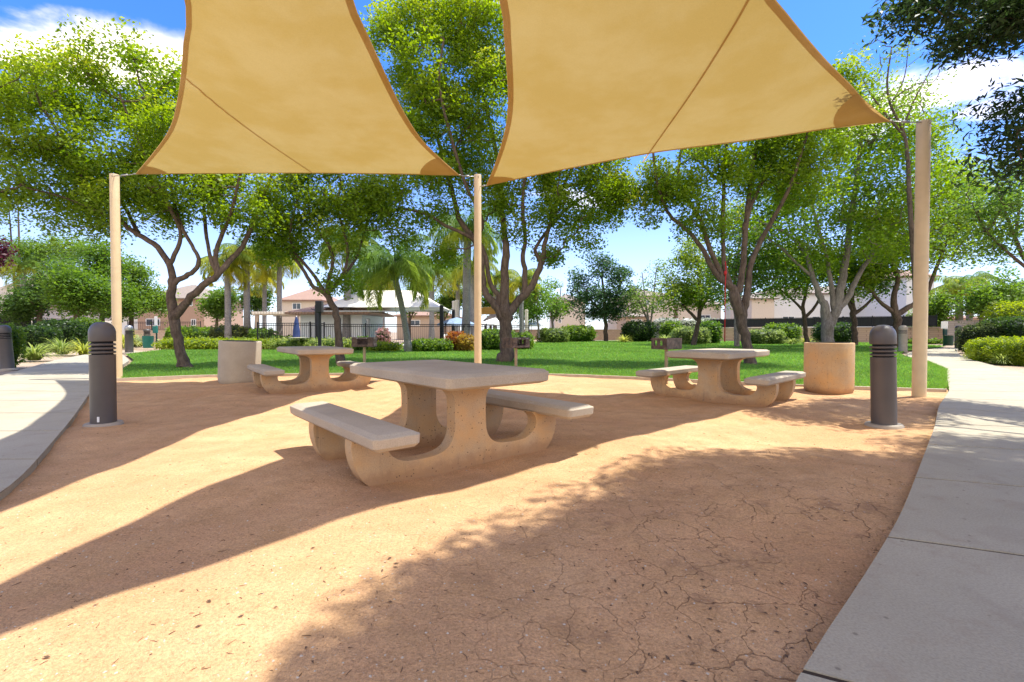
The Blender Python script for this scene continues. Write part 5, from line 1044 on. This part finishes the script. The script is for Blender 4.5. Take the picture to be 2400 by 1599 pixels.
def fence(pts, h, label, mat, gap=.12, name='metal_fence', screen=None, z0=0):
    root = empty(name, pts[0], label, 'fence'); o0 = Vector(pts[0]); mb = MB()
    for a, b in zip(pts[:-1], pts[1:]):
        a = Vector(a) - o0; b = Vector(b) - o0; L = (b - a).length; n = max(1, int(L / gap))
        for zr in (.12, h - .12, h): mb.bar(a + Vector((0, 0, zr + z0)), b + Vector((0, 0, zr + z0)), .04)
        for i in range(1, n): p = a.lerp(b, i / n); mb.bar(p + Vector((0, 0, .1 + z0)), p + Vector((0, 0, h + z0)), .019)
        k = max(1, round(L / 2.4))
        for i in range(k + 1):
            p = a.lerp(b, i / k); MB().bar(p + Vector((0, 0, z0)), p + Vector((0, 0, h + .08 + z0)), .065).build('fence_post', mat, root)
    mb.build('pickets', mat, root)
    if screen:
        for a, b in zip(pts[:-1], pts[1:]):
            a = Vector(a) - o0; b = Vector(b) - o0; MB().bar(a + Vector((0, .05, h * .5 + z0)), b + Vector((0, .05, h * .5 + z0)), .02, h * .92).build('screen', screen, root)
    return root
def gp(u, Yd): p = atY(u, 778, Yd); p.z = 0; return p
fence([gp(604, 28), gp(727, 27.2), gp(760, 28.5)], 1.55, 'black metal fence section left of the pool gate lamp', M['black'])
fence([gp(760, 28.6), gp(1045, 29.5), gp(1140, 30)], 1.5, 'long black metal pool fence in front of the white pool building', M['black'])
fence([gp(1140, 33), gp(1240, 34)], 1.5, 'black metal fence section behind the middle post and central tree', M['black'])
fence([gp(1640, 57.2), gp(2195, 43.8)], 1.0, 'dark screened fence on top of the tan block wall', M['black'], gap=.5, screen=M['black'], z0=1.55)
fence([gp(-20, 36), gp(72, 37)], 1.1, 'dark slatted fence at far left above the hedge', M['black'], screen=M['navyg'] if 'navyg' in M else M['black'], z0=1.2)
fence([gp(78, 38), gp(165, 39)], 1.1, 'grey-blue screened fence right of the dark one at far left', M['black'], screen=M['blue'], z0=1.0)
fence([gp(300, 51), gp(470, 50.4)], .9, 'thin iron railing on the low wall before the pink house', M['black'], gap=.2, z0=1.2)

def house(u0, u1, Yd, veave, vroof, depth, wallm, roofm, label, wins, name='house', over=.45, doors=(), gable=False):
    a = atY(u0, veave, Yd); b = atY(u1, veave, Yd); w = b.x - a.x; h = a.z; rt = atY(u0, vroof, Yd + depth / 2).z; cx = (a.x + b.x) / 2
    root = empty(name, (cx, Yd + depth / 2, 0), label, 'house')
    MB().box((0, 0, h / 2), (w, depth, h)).build('wall', wallm, root)
    e = over; W2 = w / 2 + e; D2 = depth / 2 + e; rl = max(.2, W2 - D2 * .9) if not gable else W2; z0 = h + .006
    rb = MB(); V = [(-W2, -D2, z0), (W2, -D2, z0), (W2, D2, z0), (-W2, D2, z0), (-W2, -D2, z0 + .15), (W2, -D2, z0 + .15), (W2, D2, z0 + .15), (-W2, D2, z0 + .15), (-rl, 0, rt), (rl, 0, rt)]
    rb.add(V, [(3, 2, 1, 0), (0, 1, 5, 4), (1, 2, 6, 5), (2, 3, 7, 6), (3, 0, 4, 7), (4, 5, 9, 8), (6, 7, 8, 9), (5, 6, 9), (7, 4, 8)]); rb.build('roof', roofm, root)
    for (wu0, wu1, wv0, wv1) in wins:
        p = atY(wu0, wv0, Yd); q = atY(wu1, wv1, Yd); ww = q.x - p.x; wh = p.z - q.z; c = ((p.x + q.x) / 2 - cx, -depth / 2, (p.z + q.z) / 2); t = .09
        f = MB()
        for s in (-1, 1): f.box((c[0] + s * (ww / 2 - t / 2), c[1] - .02, c[2]), (t, .09, wh)); f.box((c[0], c[1] - .019, c[2] + s * (wh / 2 - t / 2)), (ww - 2 * t, .086, t))
        f.box((c[0], c[1] - .017, c[2]), (t * .6, .07, wh - 2 * t)); fo = f.build('window', M['white'], root)
        MB().box((c[0], c[1] - .004, c[2]), (ww - t, .02, wh - t)).build('pane', M['glass'], fo)
    return root
house(322, 478, 62, 702, 668, 9, M['pinkst'], M['tile2'], 'pink stucco two-storey house seen through the left tree fork', [(345, 374, 706, 722), (388, 402, 704, 722), (342, 376, 747, 764), (440, 452, 704, 718), (448, 460, 748, 764)])
house(-90, 62, 46, 716, 640, 10, M['cream'], M['tile2'], 'cream house at the far left edge behind trees', [(5, 20, 724, 742)])
house(150, 330, 68, 742, 722, 10, M['whitest'], M['tile2'], 'low white building behind the left bushy trees', [(210, 240, 746, 758)])
house(704, 848, 31, 738, 706, 5, M['whitest'], M['tile'], 'white pool building with hipped clay tile roof', [], name='pool_building', over=.7)
house(660, 750, 60, 706, 676, 8, M['cream'], M['tile'], 'cream two-storey house with red tile roof behind the pool building', [(685, 706, 710, 726)])
house(930, 1060, 64, 742, 722, 10, M['tanst'], M['tile'], 'tan low house behind the canopy and palms', [(960, 985, 750, 764)])
house(1300, 1372, 72, 706, 690, 10, M['cream'], M['tile2'], 'cream two-storey house left of the dark bushy tree', [(1319, 1328, 712, 726), (1308, 1316, 748, 758)])
house(1455, 1580, 74, 696, 678, 10, M['cream'], M['tile2'], 'cream two-storey house behind the thin airy tree', [(1510, 1522, 704, 716), (1470, 1486, 746, 762), (1540, 1552, 704, 716)])
house(1468, 1520, 66, 744, 734, 6, M['tanst'], M['tile2'], 'small tan porch with brown tile roof at the back wall', [(1478, 1505, 749, 753)], name='porch')
house(1590, 1690, 74, 716, 690, 8, M['cream'], M['tile2'], 'cream two-storey house behind the yellow-green tree', [(1640, 1665, 738, 752)])
house(1795, 2110, 64, 690, 672, 12, M['whitest'], M['tile2'], 'long white two-storey building behind the grey-barked tree', [(1833, 1862, 741, 753), (1902, 1922, 741, 753), (1970, 1990, 741, 753), (2008, 2050, 741, 753)])
house(1762, 1815, 62, 702, 690, 6, M['cream'], M['tile2'], 'cream stucco house end left of the long white building', [])
house(2125, 2190, 56, 650, 630, 8, M['whitest'], M['tile'], 'white house gable between dark tree and tall right post', [(2150, 2160, 700, 716)])
house(2240, 2330, 60, 748, 738, 8, M['tanst'], M['tile'], 'tan low house beyond the pale block wall', [])

# pool area: deck, pool, canopy, pergola, umbrellas, lamps, sign, furniture
dk = MB(); dk.add([(*gp(735, 29.6).xy, .01), (*gp(1135, 31).xy, .01), (*gp(1160, 44).xy, .01), (*gp(700, 40).xy, .01)], [(0, 1, 2, 3)]); tag(dk.build('pool_deck', M['deck']), kind='structure')
pw = MB(); pw.add([(*gp(850, 31).xy, .03), (*gp(985, 31).xy, .03), (*gp(960, 37).xy, .03), (*gp(850, 37).xy, .03)], [(0, 1, 2, 3)]); tag(pw.build('water', M['water']), kind='structure')
def canopy():
    Yd = 33; a = atY(785, 722, Yd); b = atY(1050, 726, Yd); root = empty('pool_canopy', ((a.x + b.x) / 2, Yd, 0), 'large cream hipped fabric canopy over the pool side', 'canopy'); w = (b.x - a.x) / 2; d = 3.0; z = a.z - .1; zt = atY(880, 690, Yd + 1).z + .1
    m, n = 24, 12; V = []
    for j in range(n + 1):
        for i in range(m + 1):
            x = -1 + 2 * i / m; y = -1 + 2 * j / n
            # hipped ridge profile with slightly sagging slopes
            k = min((1 - abs(y)), (1 - abs(x)) * w / d * .9); k = max(0, min(1, k / .62)); k = k ** 1.15; V.append((x * w, y * d, z + (zt - z) * k))
    Fc = [[j * (m + 1) + i, j * (m + 1) + i + 1, (j + 1) * (m + 1) + i + 1, (j + 1) * (m + 1) + i] for j in range(n) for i in range(m)]
    o = mesh_obj('fabric', V, np.array(Fc), M['canopy'], root, smooth=True)
    for s in (-1, 1):
        for t in (-1, 1): MB().box((s * w, t * d, (z + .05) / 2), (.22, .22, z + .2)).build('post', M['black'], root)
    MB().bar((-w, -d, z - .25), (w, -d, z - .25), .08).build('frame_bar', M['steel'], root)
canopy()
def lamp_post(u, v, Yd, vt, label):
    b = gp(u, Yd); t = atY(u, vt, Yd).z; root = empty('lamp_post', b, label, 'lamp post')
    MB().tube([(0, 0, 0), (0, 0, t)], .09, 12).build('pole', M['black'], root, smooth=False); MB().box((0, 0, t + .15), (.34, .34, .62)).build('lamp_head', M['black'], root, bevel=.03)
    MB().bar((0, 0, t - .1), (-.45, 0, t + .05), .04).build('bracket', M['black'], root); return root
lamp_post(749, 810, 25.5, 726, 'tall black post with boxy head at the pool gate')
def pergola():
    a = gp(600, 34); b = gp(700, 34); root = empty('pergola', a, 'pale wooden slatted pergola beside the pool building', 'pergola'); w = b.x - a.x; z = atY(640, 738, 34).z
    for x in (0.1, w - .1):
        for y in (0, 3): MB().box((x, y, z / 2), (.2, .2, z)).build('post', M['tanst'], root)
    mb = MB()
    for i in range(16): mb.box((w * i / 15, 1.5, z + .14), (.08, 4, .16))
    mb.build('slats', M['cream'], root); MB().box((w / 2, 0, z + .01), (w + .5, .12, .1)).build('beam', M['cream'], root); MB().box((w / 2, 3, z + .01), (w + .5, .12, .1)).build('beam', M['cream'], root)
pergola()
def umbrella_closed(u, Yd, vt, label):
    b = gp(u, Yd); zt = atY(u, vt, Yd).z; root = empty('closed_umbrella', b, label, 'umbrella'); MB().tube([(0, 0, 0), (0, 0, zt)], .03, 8).build('pole', M['steel'], root, smooth=True)
    MB().lathe([(.10, zt - 1.25), (.2, zt - 1.15), (.19, zt - .8), (.12, zt - .45), (.13, zt - .4), (.05, zt - .05), (.01, zt)], 9).build('canopy', M['navy'], root)
def umbrella_open(u, Yd, vt, r, label, mat):
    b = gp(u, Yd); zt = atY(u, vt, Yd).z; root = empty('open_umbrella', b, label, 'umbrella', 'open umbrellas by the pool'); MB().tube([(0, 0, 0), (0, 0, zt)], .03, 8).build('pole', M['steel'], root, smooth=True)
    MB().lathe([(r, zt - .62), (r * .98, zt - .5), (r * .55, zt - .22), (.02, zt)], 8).build('canopy', mat, root)
umbrella_closed(695, 26.6, 741, 'closed navy umbrella left of the tall black gate post')
umbrella_open(1070, 36, 744, 1.5, 'open blue umbrella near the right end of the pool canopy', M['blue']); None
umbrella_open(1160, 40, 745, 1.3, 'open white umbrella seen through the central tree fork', M['white']); umbrella_open(1245, 46, 750, 1.4, 'open white umbrella right of the central trunk', M['white'])
def pool_table(u, Yd, label):
    b = gp(u, Yd); root = empty('round_table', b, label, 'table'); MB().lathe([(.2, 0), (.06, .1), (.06, .68), (.5, .7), (.52, .74), (.01, .75)], 16).build('top', M['cream'], root, auto=40)
    for s in (-1, 1): MB().lathe([(.12, 0), (.12, .4), (.22, .42), (.01, .46)], 12, (s * .8, .1, 0)).build('stool', M['cream'], root, auto=40)
pool_table(700, 26.4, 'small round cream table with stools under the closed umbrella')
def lounger(u, Yd, label):
    b = gp(u, Yd); root = empty('pool_lounger', b, label, 'lounger', 'white pool loungers on the deck'); MB().box((0, 0, .32), (.6, 1.2, .06)).build('seat', M['white'], root)
    MB().box((0, .85, .58), (.6, .06, .7), M=Matrix.Rotation(R(-35), 4, 'X')).build('backrest', M['white'], root)
    for x in (-.25, .25):
        for y in (-.5, .5): MB().box((x, y, .145), (.05, .05, .29)).build('leg', M['white'], root)
for u, Yd, lb_ in [(815, 33, 'white pool lounger left of the palm by the white building'), (845, 33.5, 'white pool lounger right of the palm by the white building'), (1040, 33, 'white pool lounger near the black canopy post')]: lounger(u, Yd, lb_)
def pole(u, Yd, vt, r, mat, label, name='pole'):
    b = gp(u, Yd); z = atY(u, vt, Yd).z; root = empty(name, b, label, 'pole'); MB().lathe([(r * 1.4, 0), (r * 1.4, .05), (r, .06), (r, z), (r * .6, z + .03)], 12).build('shaft', mat, root, auto=35); MB().lathe([(r * 1.15, z - .12), (r * 1.15, z)], 12).build('cap', mat, root, auto=35)
pole(863, 30.5, 748, .12, M['steel'], 'short grey pole behind the pool fence beside the white building')
pole(1064, 38, 706, .14, M['cream'], 'tall cream sail pole, left one of a close pair by the palms'); pole(1071, 39, 704, .14, M['cream'], 'tall cream sail pole, right one of a close pair by the palms')
pole(1234, 38, 727, .13, M['cream'], 'cream pole at back of lawn right of the central trunk'); pole(1222, 27.5, 706, .12, M['palmbark'], 'slim dark grey pole just right of the central trunk')
pole(1419, 55, 782, .08, M['pad'], 'tiny grey marker pole at back lawn')
# playground sail + dispenser stations + litter can
ps = empty('playground_sail', gp(1150, 44), 'orange tan playground sail seen between the central tree limbs', 'shade sail')
a_ = atY(1118, 722, 44) - ps.location; b_ = atY(1185, 716, 44) - ps.location; c_ = atY(1176, 735, 47) - ps.location; d_ = atY(1125, 737, 47) - ps.location
MB().add([a_, b_, c_, d_, *(p - Vector((0, 0, .03)) for p in (a_, b_, c_, d_))], [(0, 1, 2, 3), (7, 6, 5, 4), (0, 4, 5, 1), (1, 5, 6, 2), (2, 6, 7, 3), (3, 7, 4, 0)]).build('fabric', M['sail'], ps)
for p in (a_, b_): MB().tube([(p.x, p.y, 0), tuple(p)], .08, 10).build('post', M['cream'], ps)
for p in (c_, d_): MB().tube([(p.x, p.y, 0), tuple(p)], .08, 10).build('post', M['cream'], ps)
def station(u, vb, Yd, label, can, sgn):
    b = gp(u, Yd); root = empty('waste_station', b, label, 'pet waste station', 'green pet waste stations beside the paths'); k = Yd / F
    zt = atY(u, sgn[0], Yd).z; MB().box((0, 0, zt / 2), (.06, .06, zt)).build('post', M['dkgreen'], root)
    MB().box((sgn[2], -.045, zt - sgn[1] / 2), (sgn[1] * sgn[3], .02, sgn[1])).build('sign', M['white'], root, bevel=.01)
    MB().box((0, -.1, zt - sgn[1] - .25), (.26, .14, .42)).build('bag_dispenser', M[can], root, bevel=.03)
    MB().lathe([(.24, .08), (.26, .12), (.29, .78), (.30, .8), (.25, .8), (.24, .6)], 18, (-.25 if can == 'green' else 0, -.36, 0)).build('litter_can', M[can], root, auto=35)
station(367, 818, 29, 'green pet waste station with round can beside the left path', 'green', (742, .55, 0, .35)); station(2212, 812, 34, 'dark green pet waste station with white sign before the pale wall', 'dkgreen', (754, .5, 0, 1.0))
sg = empty('playground_shelter', gp(1155, 50), 'small brown roofed playground shelter behind the central tree', 'shelter')
MB().add([(-1, -1, 2.2), (1, -1, 2.2), (1, 1, 2.2), (-1, 1, 2.2), (0, 0, 3.1)], [(0, 1, 4), (1, 2, 4), (2, 3, 4), (3, 0, 4), (3, 2, 1, 0)]).build('roof', M['tile2'], sg)
for x in (-.8, .8):
    for y in (-.8, .8): MB().box((x, y, 1.1), (.1, .1, 2.2)).build('post', M['bark'], sg)

# ------------------------------------------------------------------ small litter on the ground
def litter(name, n, poly, mk, mat, label, cat, z, dens=None):
    f = pts_in(poly); Vs = []; Fs = []; off = 0; got = 0
    while got < n:
        yy = 1.2 * (11 / 1.2) ** rng.random(); xx = (rng.random() * 2 - 1) * 1.1 * yy
        if not f(np.array([xx]), np.array([yy]))[0]: continue
        if dens and rng.random() > dens(xx, yy): continue
        v, fc = mk(); a = rng.random() * 6.28; c, s = math.cos(a), math.sin(a); v = np.array(v); v = np.stack([v[:, 0] * c - v[:, 1] * s, v[:, 0] * s + v[:, 1] * c, v[:, 2]], 1)
        zz = float(dirt_z(np.array(xx), np.array(yy))) if z is None else z
        Vs.append(v + [xx, yy, zz]); Fs += [[i + off for i in q] for q in fc]; off += len(v); got += 1
    o = mesh_obj(name, np.concatenate(Vs), Fs, mat); return tag(o, label, cat, kind='stuff')
def pebble():
    s = .0016 + .0045 * rng.random() ** 3; p = rng.normal(0, .12, (6, 3)) * s; b = np.array([(1, 0, 0), (0, 1, 0), (-1, 0, 0), (0, -1, 0), (0, 0, .7), (0, 0, -.4)]) * s * [1.3, 1, 1]
    return b + p, [(0, 1, 4), (1, 2, 4), (2, 3, 4), (3, 0, 4), (1, 0, 5), (2, 1, 5), (3, 2, 5), (0, 3, 5)]
def stick():
    L = .004 + .014 * rng.random() ** 3; w = .0007 + .0009 * rng.random(); k = rng.normal(0, .15) * L
    P = [(-L, 0, w), (0, k, w * 1.6), (L, 0, w)]; v, f = tube_np(P, [w, w, w * .5], 4); return v, [list(map(int, q)) for q in f]
def dleaf():
    L = .006 + .009 * rng.random(); w = L * .4; z = .003 + .005 * rng.random()
    return np.array([(-L, 0, .003), (0, w, z), (L, 0, .004), (0, -w, z)]), [(0, 1, 2, 3)]
litter('gravel', 4200, PAD, pebble, M['stone'], 'scattered small pale stones on the dirt pad', 'gravel', None)
litter('grit', 600, PAD, pebble, M['twig'], 'scattered dark grit and bark crumbs on the dirt pad', 'grit', None)
litter('twigs', 900, PAD, stick, M['twig'], 'small dry twigs scattered on the dirt pad', 'twigs', None)
litter('dry_leaves', 380, PAD, dleaf, M['twig'], 'fallen dry leaves scattered on the dirt pad', 'leaves', None, lambda x, y: .25 + .75 * (x > .3))
